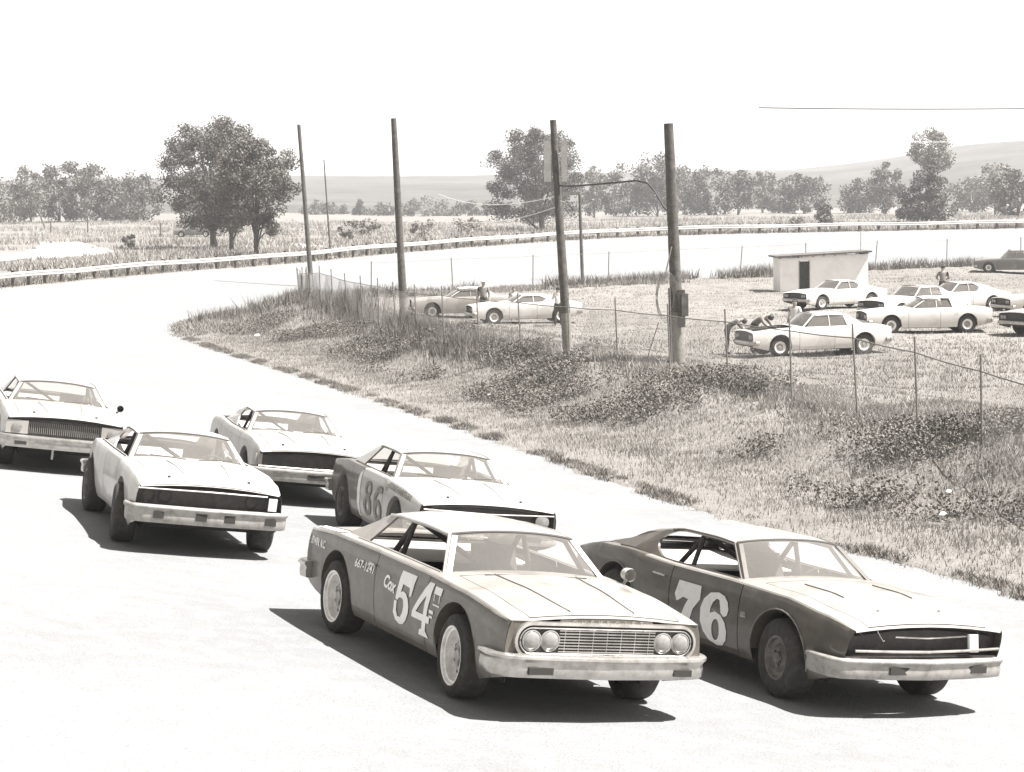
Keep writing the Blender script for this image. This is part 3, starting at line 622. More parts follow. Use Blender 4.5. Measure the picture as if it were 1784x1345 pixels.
# ------------------------------------------------------------------ the race cars
def car54():
    r = empty('race_car', (0, 0, 0)); tag(r, 'dark race car numbered 54 with white steel wheels and an oval grille, nearest the camera', 'race car', 'race cars lined up on the track')
    c = Car(xa=.80, xah=.46, zr=1.26, yr=.62, deck=-1.60, sail_top=-.95, glass_m=GLASS, pillar_m=CHROME, drip_m=WHITE, drip=.014, ty=.82, rimr=.25, tr=.355, ra=.435,
            sail=None, taper=[(-2.42, .95), (-2.2, .98), (-1.2, 1), (1.3, 1), (2.2, .985), (2.40, .96)],
            roof=[(.46, 1.26, .62), (0, 1.28, .64), (-.6, 1.27, .635), (-.92, 1.25, .62), (-1.08, 1.215, .60)])
    c.sail = [(-1.08, c.zb(-1.08)+.005), (-.80, 1.225), (-.74, 1.268), (-.92, 1.25), (-1.08, 1.215), (-1.22, 1.14), (-1.70, c.zb(-1.7)+.005)]
    c.sail_m = TAUPE2; c.build(r, BROWN, roofm=SUNLIT_ROOF, topm=SUNLIT_TOP)
    c.cage(r, hoopx=-.50, r=.028); c.wheels(r, RIMW, 'deep', steer=R(-4))
    c.bumper(r, 2.44, .475, .19, CHROME, slots=[(-.62, .22, .44, .055), (.70, .17, .44, .055)], hw=.945, wrap=.34, d=.075)
    c.bumper(r, 2.46, .50, .17, CHROME, name='rear_bumper', hw=.95, wrap=.26, sgn=-1, d=.07)
    # oval grille surround with four round lamps and thin bars
    zc, hh, hw_ = .675, .108, .80; x0 = 2.415
    def oval(h, w, x, n=14): return [(x, -(w-h)+h*math.cos(t), zc+h*math.sin(t)) for t in np.linspace(math.pi/2, 3*math.pi/2, n)]+[(x, (w-h)+h*math.cos(t), zc+h*math.sin(t)) for t in np.linspace(-math.pi/2, math.pi/2, n)]
    def band(m, A, B): m.grid([A+[A[0]], B+[B[0]]])
    g = MB(); band(g, oval(hh+.045, hw_+.045, x0-.02), oval(hh+.042, hw_+.042, x0+.022)); band(g, oval(hh+.042, hw_+.042, x0+.022), oval(hh+.018, hw_+.018, x0+.026)); band(g, oval(hh+.018, hw_+.018, x0+.026), oval(hh+.016, hw_+.016, x0-.03))
    go = g.build('grille', CHROME, r, smooth=True, autosmooth=30)
    b = MB(); ov = oval(hh+.02, hw_+.02, x0+.006); b.add(ov, [tuple(range(len(ov)))]); b.build('grille_backing', GRILL, go)
    ir = MB(); ir.tube(oval(hh-.006, hw_-.006, x0+.018)+[oval(hh-.006, hw_-.006, x0+.018)[0]], .006, 6, cap=False); ir.build('grille_trim', CHROME, go)
    for k in range(8):
        z = zc-hh+.022+k*.0245; q = MB(); q.box(x0+.010, x0+.022, -.445, .445, z-.0042, z+.0042); q.build('grille_bar', CHROME, go)
    for k in range(7):
        y = -.39+k*.13; q = MB(); q.box(x0+.009, x0+.018, y-.003, y+.003, zc-hh+.01, zc+hh-.01); q.build('grille_bar', CHROME, go)
    for y in (-.69, -.525, .525, .69):
        q = MB(); q.lathe([(.0, .088), (.012, .088), (.016, .080), (.014, .074)], 24, (x0+.01, y, zc), 'x'); q.lathe([(.012, .075), (.026, .06), (.034, .03), (.036, .001)], 24, (x0+.01, y, zc), 'x')
        q.build('headlight', LAMP, r, smooth=True, autosmooth=30)
    # hood creases, trim and mirror
    for sg in (1, -1):
        m = MB(); pts = [(x, sg*(.30+.10*(2.3-x)/1.3), c.ztop(x, .35)+.002) for x in np.linspace(1.0, 2.3, 12)]; m.tube(pts, .0045, 4); m.build('hood_crease', BROWN, r)
        m = MB(); m.tube([(x, sg*(c.side(x, c.zb(x)-.012)+.004), c.zb(x)-.006) for x in np.linspace(-2.38, 2.36, 40)], .007, 5); m.build('side_trim', CHROME, r)
        m = MB(); m.box(-.55, -.42, sg*c.side(-.5, .80)+min(0, sg*.03), sg*c.side(-.5, .80)+max(0, sg*.03), .815, .835); m.build('door_handle', CHROME, r)
        m = MB(); m.lathe([(-.06, .002), (-.05, .035), (-.02, .055), (.05, .062), (.07, .058)], 16, (.98, sg*.93, 1.035), 'x'); m.tube([(.98, sg*.90, .93), (.98, sg*.93, .99)], .014, 6)
        if sg > 0: m.build('side_mirror', WHITE, r, smooth=True)
    cu = bpy.data.curves.new('tmp', 'FONT'); cu.body = 'CHEVROLET'; cu.size = .055; cu.space_character = 2.6; cu.align_x = 'CENTER'; cu.extrude = .003; cu.offset = .001; cu.resolution_u = 2
    ob = bpy.data.objects.new('tmp', cu); COL.objects.link(ob); dg = bpy.context.evaluated_depsgraph_get(); me = bpy.data.meshes.new_from_object(ob.evaluated_get(dg)); bpy.data.objects.remove(ob); bpy.data.curves.remove(cu)
    me.transform(Matrix(((0, 0, 1, 2.418), (1, 0, 0, 0), (0, 1, 0, .808), (0, 0, 0, 1)))); me.materials.clear(); me.materials.append(CHROME); me.name = 'lettering'; link(bpy.data.objects.new('lettering', me), r)
    lt = MB(); lt.box(-2.436, -2.421, -.80, -.55, .62, .74); lt.build('tail_light', LAMP, r)
    lt = MB(); lt.box(-2.436, -2.421, .55, .80, .62, .74); lt.build('tail_light', LAMP, r)
    pn = MB(); pn.tube([(1.02, -.5, c.ztop(1.02, .6)+.01), (1.02, .5, c.ztop(1.02, .6)+.01)], .006, 5); pn.build('wiper_trim', SEAM, r)
    c.decal(r, glyph(G5, .06, .405, .40, .475, .22), DECW, 'race_number'); c.decal(r, glyph(G4, .50, .40, .40, .48, .22), DECW, 'race_number')
    c.text(r, 'Cox', -.19, .68, .12, DECW, shear=.4, bold=.006, sx=.95, slope=-.1); c.text(r, '667-1241', -.96, .735, .085, DECW, shear=.25, bold=.002, sx=1.15)
    c.text(r, 'ERWIN. N.C.', -2.30, .765, .075, DECW, bold=.004, sx=.8)
    for (a, b, w, h) in ((.98, .80, .15, .065), (.985, .70, .14, .012), (.92, .62, .09, .03), (.92, .58, .07, .02), (.99, .735, .012, .06), (1.10, .735, .012, .06)):
        c.decal(r, [[(a, b), (a+w, b), (a+w, b+h), (a, b+h)]], DECW if h < .06 or w > .1 else DECW, 'sticker')
    m = MB(); m.slab([(x, -(c.side(x, c.zb(x))*f), c.ztop(x, f)+.006) for x, f in ((-2.34, .97), (-1.62, .97), (-1.62, .86), (-2.34, .86))], (0, 0, .002)); m.build('white_stripe', DECW, r)
    t = c.text(r, '-- - --- -- - --- --', -2.28, .0, .06, DECD, bold=.008, sx=.8)
    for v in t.data.vertices:
        x, z = v.co.x, v.co.z; f = .955-z*1.15; v.co = Vector((x, -c.side(x, c.zb(x))*f, c.ztop(x, f)+.013))
    place_car(r, -.36, 18.42, -1.136)
TAUPE2 = mat('paint_roof_taupe', S(.27, 1.4), .35, 0, S(.33, 1.2), 3, 6, .42, .7, coat=.3)
car54()

def fastback_roof(xh, zr, yr, xe, ze, ye, xm=-.55, zm=None):
    zm = zm or zr+.012
    return [(xh, zr, yr), (xh-.3, zr+.018, yr+.012), (xm, zm, yr), ((xm+xe)/2, zm-(zm-ze)*.36, yr-.01), (xe+(xm-xe)*.18, ze+(zm-ze)*.17, (yr+ye)/2), (xe, ze, ye)]
def quarter_sail(c, xw0, xw1, ztip, xe, n=10):
    """rear side panel of a fastback with a curved quarter-window edge; xw1 = lower end, xw0 = top end of the window"""
    zz = [(p[0], p[1]) for p in c.roof][::-1]; pts = []
    for k in range(n+1):                                  # window edge from the belt up to the roof rail
        t = k/n; a = math.pi/2*t; x = xw1-(xw1-ztip)*math.sin(a*1.0)*1.0 if False else None
    low = (xw1, c.zb(xw1)+.004); tip = (ztip, (c.zb(ztip)+interp(zz, ztip))*.5+.045); top = (xw0, interp(zz, xw0)-.022)
    for k in range(n+1):
        t = k/n; x = (1-t)**2*low[0]+2*t*(1-t)*(ztip-.10)+t*t*top[0]; z = (1-t)**2*low[1]+2*t*(1-t)*tip[1]+t*t*top[1]; pts.append((x, z))
    for k in range(n+1):                                  # along the roof edge to the tail
        x = xw0+.06+(xe-xw0-.06)*k/n; pts.append((x, interp(zz, x)-.002))
    for k in range(1, 6):
        x = xe+(low[0]-.02-xe)*k/6; pts.append((x, c.zb(x)+.003))
    return pts
def car76():
    r = empty('race_car', (0, 0, 0)); tag(r, 'dark fastback race car numbered 76 with dark wheels and forward-leaning front end at the right', 'race car', 'race cars lined up on the track')
    c = Car(xf=2.40, lean=.28, finset=.11, xa=.60, xah=.22, zr=1.255, yr=.62, deck=-1.95, sail_top=-.9, glass_m=GLASSB, drip_m=BROWN2, drip=.010, bow=.24, hw=.94, ty=.80, tr=.365, ra=.43, rimr=.20, hood=(.90, 2.36),
            belt=[(-2.42, .84), (-1.9, .93), (-1.3, .955), (-.5, .925), (.6, .935), (1.5, .925), (2.1, .86), (2.40, .80)], pw=.05,
            taper=[(-2.42, .90), (-2.1, .955), (-1.3, 1.01), (-.4, .985), (.6, .985), (1.4, 1.0), (2.1, .98), (2.40, .93)], rearglass=False, rwin=(-1.78, -.80))
    c.roof = fastback_roof(.22, 1.255, .62, -2.0, .955, .66, xm=-.65)
    c.sail = quarter_sail(c, -.72, -.78, -1.22, -2.0)
    c.sail_m = BROWN2; c.roofsplit = -.95; c.build(r, BROWN2, roofm=SUNLIT_ROOF, topm=SUNLIT_TOP, topx=-.9); c.cage(r, hoopx=-.42, r=.026); c.wheels(r, RIMD, 'dish', steer=R(-7))
    bo = c.bumper(r, 2.41, .455, .18, BUMPW, slots=[(-.30, .30, .445, .065), (.52, .30, .45, .065)], hw=.95, wrap=.42, d=.06, bowv=.10, lip=True)
    c.bumper(r, 2.42, .50, .17, CHROME, name='rear_bumper', hw=.92, wrap=.24, sgn=-1, d=.07)
    g = MB(); zt, zb_ = .80, .60
    g.tube([(2.44, -.80, .615), (2.47, -.4, .612), (2.49, 0, .612), (2.47, .4, .618), (2.44, .84, .63)], .013, 6); g.tube([(2.42, -.35, .735), (2.44, 0, .725), (2.43, .50, .745)], .008, 6)
    g.build('grille_trim', CHROME, r, smooth=True)
    m = MB(); m.slab([(2.45, .50, .60), (2.45, .60, .60), (2.47, .56, .765), (2.47, .46, .765)], (-.03, 0, 0)); m.build('lamp_post_plate', DECW, r)
    for y in (-.74, -.54, .74):
        q = MB(); q.lathe([(.0, .085), (.02, .085), (.01, .07), (-.01, .05), (-.015, .001)], 20, (2.30, y, .685), 'x'); q.build('headlight', GRILL, r, smooth=True)
    w = MB(); w.tube([(2.50, -.62, .80), (2.50, -.58, .75), (2.47, -.52, .705), (2.46, -.50, .71)], .004, 5); w.build('tie_wire', CHROME, r)
    for sg in (1, -1):
        for a, b in ((1.1, 1.7),): m = MB(); m.tube([(x, sg*.40, c.ztop(x, .45)+.004) for x in np.linspace(a, b, 6)], .006, 4); m.build('hood_crease', BROWN2, r)
        m = MB(); m.tube([(-.72, sg*(c.side(-.72, .80)+.012), .812), (-.52, sg*(c.side(-.52, .80)+.012), .806)], .010, 6); m.build('door_handle', CHROME, r)
        for w_ in c.wb:
            m = MB(); m.tube([(w_+(c.ra+.012)*math.cos(t), sg*(c.side(w_+c.ra*math.cos(t), c.zc+c.ra*math.sin(t))+.004), c.zc+(c.ra+.012)*math.sin(t)) for t in np.linspace(-.1, math.pi+.1, 18)], .008, 5); m.build('arch_trim', STEEL, r)
        pn = MB(); pn.lathe([(0, .014), (.02, .012), (.02, .001)], 8, (2.15, sg*.35, c.ztop(2.15, .4)), 'z'); pn.build('hood_pin', CHROME, r)
    c.decal(r, glyph(G7, -.36, .33, .46, .48, .16), DECW, 'race_number'); c.decal(r, glyph(G6, .13, .30, .50, .50, .10), DECW, 'race_number')
    c.text(r, 'SS', .86, .64, .05, CHROME, 'badge', bold=.004, sx=1.3); 
    place_car(r, 2.47, 19.85, -1.086)
car76()

def hood_bits(c, r):
    for sg in (1, -1):
        m = MB(); m.tube([(x, sg*(.26+.07*(2.2-x)), c.ztop(x, .35)+.003) for x in np.linspace(1.05, 2.22, 9)], .005, 4); m.build('hood_crease', STEEL, r)
        m = MB(); m.lathe([(0, .020), (.02, .018), (.02, .001)], 8, (2.22, sg*.48, c.ztop(2.22, .5)), 'z'); m.build('hood_pin', SEAM, r)
        m = MB(); m.tube([(.92, sg*.08, c.ztop(.9, .1)+.012), (.90, sg*.30, c.ztop(.9, .3)+.03), (.86, sg*.52, c.ztop(.9, .5)+.045)], .006, 4); m.build('wiper', SEAM, r)
def car86():
    r = empty('race_car', (0, 0, 0)); tag(r, 'white race car with dark rear quarters and number 86 on its door', 'race car', 'race cars lined up on the track')
    c = Car(xf=2.42, lean=.12, finset=.07, xa=.68, xah=.34, zr=1.25, yr=.62, deck=-1.65, sail_top=-.8, glass_m=GLASSB, drip_m=BROWN2, drip=.010, hw=.95, pillar_m=WHITE, ra=.42, tw=.27, ty=.81, tr=.37,
            belt=[(-2.42, .88), (-1.5, .95), (-.6, .945), (.7, .94), (1.5, .91), (2.42, .82)],
            roof=[(.34, 1.25, .62), (0, 1.27, .63), (-.6, 1.265, .62), (-.92, 1.23, .60)])
    c.sail = [(-.98, c.zb(-.98)+.005), (-.70, 1.215), (-.62, 1.262), (-.78, 1.25), (-.92, 1.23), (-1.25, 1.08), (-1.62, c.zb(-1.62)+.005)]
    c.build(r, WHITE, BROWN2, split=-.41, roofm=WHITE); c.cage(r, hoopx=-.30, r=.026); c.wheels(r, RIMD, 'deep', steer=R(-4))
    c.bumper(r, 2.44, .47, .17, BUMPW, slots=[(-.6, .2, .46, .05), (.6, .2, .46, .05)], hw=.93, wrap=.30)
    c.bumper(r, 2.44, .52, .17, CHROME, name='rear_bumper', hw=.95, wrap=.26, sgn=-1)
    g = MB(); g.tube([(2.45, -.85, .60), (2.47, 0, .60), (2.45, .85, .60)], .012, 6); g.tube([(2.47, -.85, .76), (2.49, 0, .745), (2.48, .85, .77)], .010, 6); g.build('grille_trim', CHROME, r)
    for sg, nm in ((1, 0), (-1, 0)):
        q = MB(); q.lathe([(.0, .09), (.03, .09), (.035, .07), (.04, .001)], 20, (2.40, sg*.72, .68), 'x'); q.build('headlight', LAMP, r, smooth=True)
    m = MB(); m.box(2.40, 2.47, .86, .875, .52, .80); m.build('fender_edge', SEAM, r)
    pts = [(-.56, .50), (-.52, .38), (-.44, .31), (-.405, .29), (-.405, .93), (-.44, .92), (-.52, .88), (-.56, .78)]
    c.decal(r, [pts], DECW, 'number_panel', off=.005)
    c.decal(r, glyph(G8, -.20, .37, .44, .46, .10), DECD, 'race_number', off=.009); c.decal(r, glyph(G6B, .34, .36, .44, .46, .10), DECD, 'race_number', off=.009)
    c.text(r, 'COLE HARTLEY', 1.02, .855, .075, DECD, bold=.003, sx=1.45, slope=-.05, off=.009); c.text(r, "'67", .86, .80, .10, DECD, sx=1.1, off=.009)
    hood_bits(c, r); place_car(r, -1.15, 27.05, -1.261)
car86()

def nova():
    r = empty('race_car', (0, 0, 0)); tag(r, 'plain white unnumbered race car with four square holes in its battered front bumper', 'race car', 'race cars lined up on the track')
    c = Car(xf=2.38, lean=.16, finset=.09, xa=.60, xah=.20, zr=1.23, yr=.60, deck=-1.90, sail_top=-.8, glass_m=GLASSB, drip_m=SEAM, drip=.009, bow=.20, hw=.93, pillar_m=WHITE, wb=(-1.42, 1.42), ra=.42, tw=.26, ty=.85, tr=.36,
            belt=[(-2.42, .84), (-1.9, .93), (-1.3, .955), (-.5, .93), (.6, .935), (1.5, .92), (2.1, .87), (2.38, .81)],
            taper=[(-2.42, .90), (-2.1, .955), (-1.3, 1.02), (-.4, .975), (.6, .975), (1.4, 1.0), (2.1, .98), (2.38, .94)], rearglass=False, rwin=(-1.78, -.80), trim_m=SEAM)
    c.roof = fastback_roof(.20, 1.23, .60, -1.95, .955, .64, xm=-.55); c.sail = quarter_sail(c, -.62, -.70, -1.05, -1.95)
    c.build(r, WHITE); c.cage(r, hoopx=-.32, r=.028); c.wheels(r, RIMD, 'deep', steer=R(-6))
    c.bumper(r, 2.42, .485, .21, BUMPW, slots=[(-.60, .12, .475, .075), (-.10, .13, .48, .085), (.24, .13, .48, .085), (.74, .13, .475, .075)], hw=.92, wrap=.28, bowv=.05)
    c.bumper(r, 2.42, .52, .17, CHROME, name='rear_bumper', hw=.92, wrap=.26, sgn=-1)
    m = MB(); m.slab([(2.44, .70, .61), (2.44, .80, .61), (2.46, .80, .76), (2.46, .70, .76)], (-.03, 0, 0)); m.build('lamp_post_plate', DECW, r)
    for y in (-.72, -.52, .52):
        q = MB(); q.lathe([(.0, .08), (.02, .08), (.0, .06), (-.01, .001)], 18, (2.31, y, .68), 'x'); q.build('headlight', GRILL, r, smooth=True)
    g = MB(); g.tube([(2.43, -.86, .775), (2.47, 0, .785), (2.43, .68, .775)], .010, 5); g.build('grille_trim', BUMPW, r)
    hood_bits(c, r); place_car(r, -4.45, 25.86, -1.250, wb=2.84)
nova()

def light_coupe():
    r = empty('race_car', (0, 0, 0)); tag(r, 'pale race coupe with black grille strip, behind the white car and beside car 86', 'race car', 'race cars lined up on the track')
    c = Car(xf=2.38, lean=.10, finset=.07, xa=.60, xah=.22, zr=1.235, yr=.60, deck=-1.80, sail_top=-.55, glass_m=GLASSB, drip_m=SEAM, drip=.008, hw=.92, pillar_m=CREAM, wb=(-1.40, 1.40), tr=.35, ra=.41, ty=.80,
            belt=[(-2.42, .86), (-1.9, .94), (-1.3, .96), (-.5, .93), (.6, .935), (1.5, .93), (2.1, .87), (2.38, .81)], rearglass=False, rwin=(-1.78, -.80), trim_m=SEAM)
    c.roof = fastback_roof(.22, 1.235, .60, -1.9, .96, .64, xm=-.50); c.sail = quarter_sail(c, -.48, -.42, -.76, -1.9)
    c.build(r, CREAM); c.cage(r, hoopx=-.30, r=.022); c.wheels(r, RIMD, 'dish', steer=R(-4))
    c.bumper(r, 2.40, .47, .19, BUMPW, slots=[(.10, .42, .46, .07)], hw=.92, wrap=.28)
    c.bumper(r, 2.42, .56, .15, CHROME, name='rear_bumper', hw=.90, wrap=.24, sgn=-1)
    m = MB(); m.box(2.30, 2.335, -.9, -.80, .60, .76); m.build('lamp_surround', CREAM, r)
    m = MB(); m.box(2.335, 2.345, .10, .86, .60, .77); m.build('lamp_surround', CREAM, r) if False else None
    g = MB(); g.tube([(2.40, -.86, .585), (2.44, 0, .585), (2.40, .86, .585)], .010, 5); g.build('grille_trim', CHROME, r)
    hood_bits(c, r); place_car(r, -3.80, 32.55, -1.273, wb=2.8)
light_coupe()

def far_left():
    r = empty('race_car', (0, 0, 0)); tag(r, 'pale boxy race car with ribbed grille and square side windows, at the left edge', 'race car', 'race cars lined up on the track')
    c = Car(xf=2.42, lean=.04, finset=.05, xa=.70, xah=.36, zr=1.245, yr=.62, deck=-1.60, sail_top=-.7, glass_m=GLASSB, drip_m=SEAM, drip=.009, hw=.95, pillar_m=CREAM,
            belt=[(-2.42, .90), (-1.5, .95), (-.6, .95), (.7, .94), (1.5, .91), (2.42, .84)], trim_m=SEAM,
            roof=[(.36, 1.245, .62), (0, 1.265, .63), (-.6, 1.26, .62), (-.95, 1.22, .60)])
    c.sail = [(-.85, c.zb(-.9)+.005), (-.72, 1.21), (-.64, 1.258), (-.78, 1.245), (-.95, 1.22), (-1.25, 1.08), (-1.58, c.zb(-1.58)+.005)]
    c.build(r, CREAM); c.cage(r, hoopx=-.35, r=.024); c.wheels(r, RIMD, 'deep', steer=R(-4))
    c.bumper(r, 2.44, .475, .19, CHROME, slots=[(-.66, .18, .45, .05), (.66, .18, .45, .05)], hw=.945, wrap=.30)
    c.bumper(r, 2.44, .52, .17, CHROME, name='rear_bumper', hw=.95, wrap=.26, sgn=-1)
    for y0, y1 in ((-.90, -.56), (.56, .90)):
        m = MB(); m.box(2.36, 2.415, y0, y1, .585, .79); lo = m.build('lamp_surround', CREAM, r)
        q = MB(); yc = (y0+y1)/2; q.lathe([(.0, .075), (.014, .075), (.02, .05), (.022, .001)], 18, (2.416, yc, .69), 'x'); q.build('headlight', LAMP, r, smooth=True)
    g = MB()
    for k in range(36): y = -.54+k*.031; g.box(2.372, 2.385, y-.005, y+.005, .60, .775)
    g.build('grille', STEEL, r)
    m = MB(); m.lathe([(-.05, .002), (-.04, .04), (.02, .055), (.05, .05)], 12, (1.0, .98, 1.0), 'x'); m.tube([(1.0, .92, .92), (1.0, .97, .97)], .012, 5); m.build('side_mirror', GRILL, r)
    m = MB(); m.tube([(2.40, -.15, .38), (2.38, -.15, .22)], .018, 6); m.build('tow_hook', WHITE, r)
    hood_bits(c, r); place_car(r, -7.77, 33.31, -1.267)
far_left()
# ------------------------------------------------------------------ infield and far side
def gz(x, y): return float(terrain(x, y)[0])
# guard rail round the outside of the turn
def resample(P, step):
    d = np.concatenate([[0], np.cumsum(np.hypot(*np.diff(P[:, :2], axis=0).T))]); s = np.arange(0, d[-1], step)
    return np.stack([np.interp(s, d, P[:, k]) for k in range(P.shape[1])], 1)
oc = OC[(OC[:, 1] > 55)]; oc = resample(oc, 1.9)
T = np.gradient(oc[:, :2], axis=0); T /= np.hypot(*T.T)[:, None]; Nn = np.stack([-T[:, 1], T[:, 0]], 1)
gp = oc[:, :2]+Nn*.55; gr = empty('guard_rail', (gp[10][0], gp[10][1], 0)); tag(gr, 'long pale steel guard rail on short dark posts around the outside of the far turn', 'guard rail')
hz = [gz(a, b) for a, b in gp]; base_l = Vector(gr.location)
pm = MB(); pm.box(-.09, .09, -.09, .09, -.25, .80); po = pm.build('post', WOOD, gr)
for k, (a, b) in enumerate(gp[:150]):
    o = po if k == 0 else link(po.copy(), gr); hh_ = rng.uniform(-.06, .10)
    o.location = Vector((a, b, hz[k]+hh_))-base_l; o.rotation_euler = (rng.gauss(0, .04), rng.gauss(0, .04), math.atan2(T[k][1], T[k][0]))
for k in range(0, min(len(gp), 150)-3, 2):
    seg = MB(); prof = [(0, .74), (-.05, .70), (-.05, .64), (0, .595), (-.05, .55), (-.05, .49), (0, .45), (.015, .45), (.015, .74)]
    P = []
    for q in (k, k+1, k+2):
        P.append([(gp[q][0]+Nn[q][0]*(-.12+a)-base_l.x, gp[q][1]+Nn[q][1]*(-.12+a)-base_l.y, hz[q]+z+.03*math.sin(q*.9)-base_l.z) for a, z in prof+[prof[0]]])
    seg.grid(P); seg.build('rail_beam', RAIL, gr)

# wire fence between the bank and the infield
FP = crom([(9.9, 25.5, 0), (9.2, 29.5, 0), (8.5, 33.8, 0), (7.9, 38.0, 0), (7.2, 41.8, 0), (6.2, 45.2, 0), (5.0, 48.6, 0), (3.5, 52.6, 0), (1.8, 57, 0), (0, 61, 0), (-1.8, 65.3, 0), (-3.4, 70, 0), (-5, 76, 0), (-6.6, 82, 0), (-8.2, 88, 0), (-9.8, 95, 0), (-10.8, 103, 0), (-11, 112, 0)], 6)
fp = resample(FP, 3.3); fz = [gz(a, b) for a, b in fp[:, :2]]; fz = [sum(fz[max(0, k-2):k+3])/len(fz[max(0, k-2):k+3]) for k in range(len(fz))]
fen = empty('wire_fence', (fp[2][0], fp[2][1], fz[2])); tag(fen, 'chain-link fence with thin steel posts and one top wire along the grassy bank', 'fence'); fl = Vector(fen.location)
pm = MB(); pm.tube([(0, 0, -.3), (0, 0, 1.86)], .022, 8); po = pm.build('post', STEEL, fen); tops = []
for k, (a, b, _) in enumerate(fp):
    o = po if k == 0 else link(po.copy(), fen); rx, ry = rng.gauss(0, .012), -.035+rng.gauss(0, .018)
    o.location = Vector((a, b, fz[k]))-fl; o.rotation_euler = (rx, ry, 0); tops.append(Vector((a+math.sin(ry)*1.55, b-math.sin(rx)*1.55, fz[k]+1.55))-fl)
mb = MB(); pts = []
for k in range(len(tops)-1):
    for t in (0, .25, .5, .75): p = tops[k].lerp(tops[k+1], t); pts.append(p-Vector((0, 0, .02*math.sin(math.pi*t))))
pts.append(tops[-1]); mb.tube(pts, .015, 6); mb.build('top_wire', STEEL, fen)
V = []; F_ = []
for k in range(len(fp)-1):
    a = Vector((fp[k][0], fp[k][1], fz[k]))-fl; b = Vector((fp[k+1][0], fp[k+1][1], fz[k+1]))-fl; L = (b-a).length; n = int(L/.075)
    for sg in (1, -1):
        for i in range(n):
            t0 = i/n; t1 = t0+sg*1.45/L
            p0 = a.lerp(b, t0); q = min(1, max(0, t1)); fr_ = abs(q-t0)/abs(t1-t0); p1 = a.lerp(b, q)+Vector((0, 0, 1.5*fr_)); m_ = len(V); r_ = .0024
            for p in (p0, p1): V += [(p.x-r_, p.y, p.z), (p.x+r_, p.y, p.z), (p.x, p.y, p.z+r_*1.8)]
            F_ += [(m_, m_+1, m_+4, m_+3), (m_+1, m_+2, m_+5, m_+4), (m_+2, m_, m_+3, m_+5)]
tag(np_mesh('wire_mesh', np.array(V), np.array(F_), STEEL, fen, nv=4), kind='stuff')
# second fence along the back stretch, half sunk in weeds
ic2 = IC[(IC[:, 1] > 112)]; ic2 = resample(ic2, 6.5); T2 = np.gradient(ic2[:, :2], axis=0); T2 /= np.hypot(*T2.T)[:, None]; g2 = ic2[:, :2]-np.stack([-T2[:, 1], T2[:, 0]], 1)*1.2
f2 = empty('back_fence', (g2[0][0], g2[0][1], gz(*g2[0]))); tag(f2, 'sparse thin posts and wire along the weeds of the back stretch, beyond the shed', 'fence'); fl = Vector(f2.location)
pm = MB(); pm.tube([(0, 0, -.3), (0, 0, 2.0)], .035, 6); po = pm.build('post', STEEL, f2); tp = []
for k, (a, b) in enumerate(g2[:16]):
    o = po if k == 0 else link(po.copy(), f2); z = gz(a, b); o.location = Vector((a, b, z))-fl; o.rotation_euler = (rng.gauss(0, .03), rng.gauss(0, .03), 0); tp.append(Vector((a, b, z+1.9))-fl)
mb = MB(); mb.tube(tp, .010, 4); mb.build('top_wire', STEEL, f2)

BOARD = mat('board_weathered', S(.24, 1.), .8, 0, S(.34, .8), 4, 5, .4, .7)
# tall poles
def pole(x, y, h, r0_, r1_, lean, label, pale=None, m=WOOD, group='wooden poles by the track'):
    z = gz(x, y); o = empty('utility_pole', (x, y, z)); tag(o, label, 'pole', group)
    f = lambda t: (lean*h*t, 0, h*t)
    mb = MB(); n = 14
    st = 0 if pale is None else pale/h
    mb.tube([f(st+(1-st)*k/n) for k in range(n+1)], [r0_+(r1_-r0_)*(st+(1-st)*k/n)+rng.uniform(-.006, .006) for k in range(n+1)], 14); mb.build('shaft', m, o, smooth=True)
    if pale:
        mb = MB(); mb.tube([(0, 0, -.4), f(st*.5), f(st)], [r0_*1.02, r0_*1.0, r0_*.985], 14); mb.build('pole_foot', WOODL, o, smooth=True)
    else:
        mb = MB(); mb.tube([(0, 0, -.4), (0, 0, .15)], r0_*1.05, 12); mb.build('pole_foot', m, o)
    return o, z
p1, _ = pole(-11.9, 120.5, 9.9, .155, .105, -.052, 'slim dark pole leaning left, nearest the guard rail and the big oaks')
p2, z2 = pole(-4.24, 79.8, 8.05, .165, .115, -.030, 'tall dark pole rising from the weedy fence line left of the infield cars', pale=.95)
p3, z3 = pole(1.68, 59.1, 6.95, .155, .095, -.05, 'pole leaning left with two pale boards near its top', pale=1.3)
p4, z4 = pole(4.48, 53.6, 6.35, .180, .125, -.034, 'thickest pole, carrying a meter box and a coil of wire', pale=1.35)
t1, _ = pole(-14.9, 167.4, 7.7, .085, .05, -.045, 'thin pole standing beyond the guard rail', group=None)
t2, _ = pole(4.7, 130.4, 5.8, .12, .09, -.02, 'short thin pole standing at the weedy edge of the back stretch', group=None)
for dx, w in ((-.22, .20), (.27, .17)):
    mb = MB(); mb.box(-.315+dx-w/2, -.315+dx+w/2, -.16, -.13, 5.15, 6.35); mb.build('board', BOARD, p3)
mb = MB(); mb.box(-.10, .42, -.03, .03, 4.75, 4.85); mb.tube([(-.25, -.1, 4.3), (-.18, -.25, 4.6), (-.05, -.25, 4.55)], .012, 4); mb.build('bracket', STEEL, p3)
mb = MB(); mb.box(.06, .24, -.29, -.12, 1.25, 1.85); mb.build('meter_box', ROOFD, p4)
mb = MB(); mb.box(-.04, .16, -.24, -.18, .95, 1.95); mb.build('conduit_board', WOOD, p4)
mb = MB()
for k in range(5):
    rr_ = .28+.03*k; mb.tube([(-.36+rr_*.75*math.cos(t)+.01*k, -.22, 1.75+rr_*1.7*math.sin(t)) for t in np.linspace(0, 2*math.pi, 22)], .006, 4, cap=False)
mb.tube([(-.18, -.18, 3.1), (-.30, -.22, 2.6), (-.38, -.22, 2.25)], .02, 5)
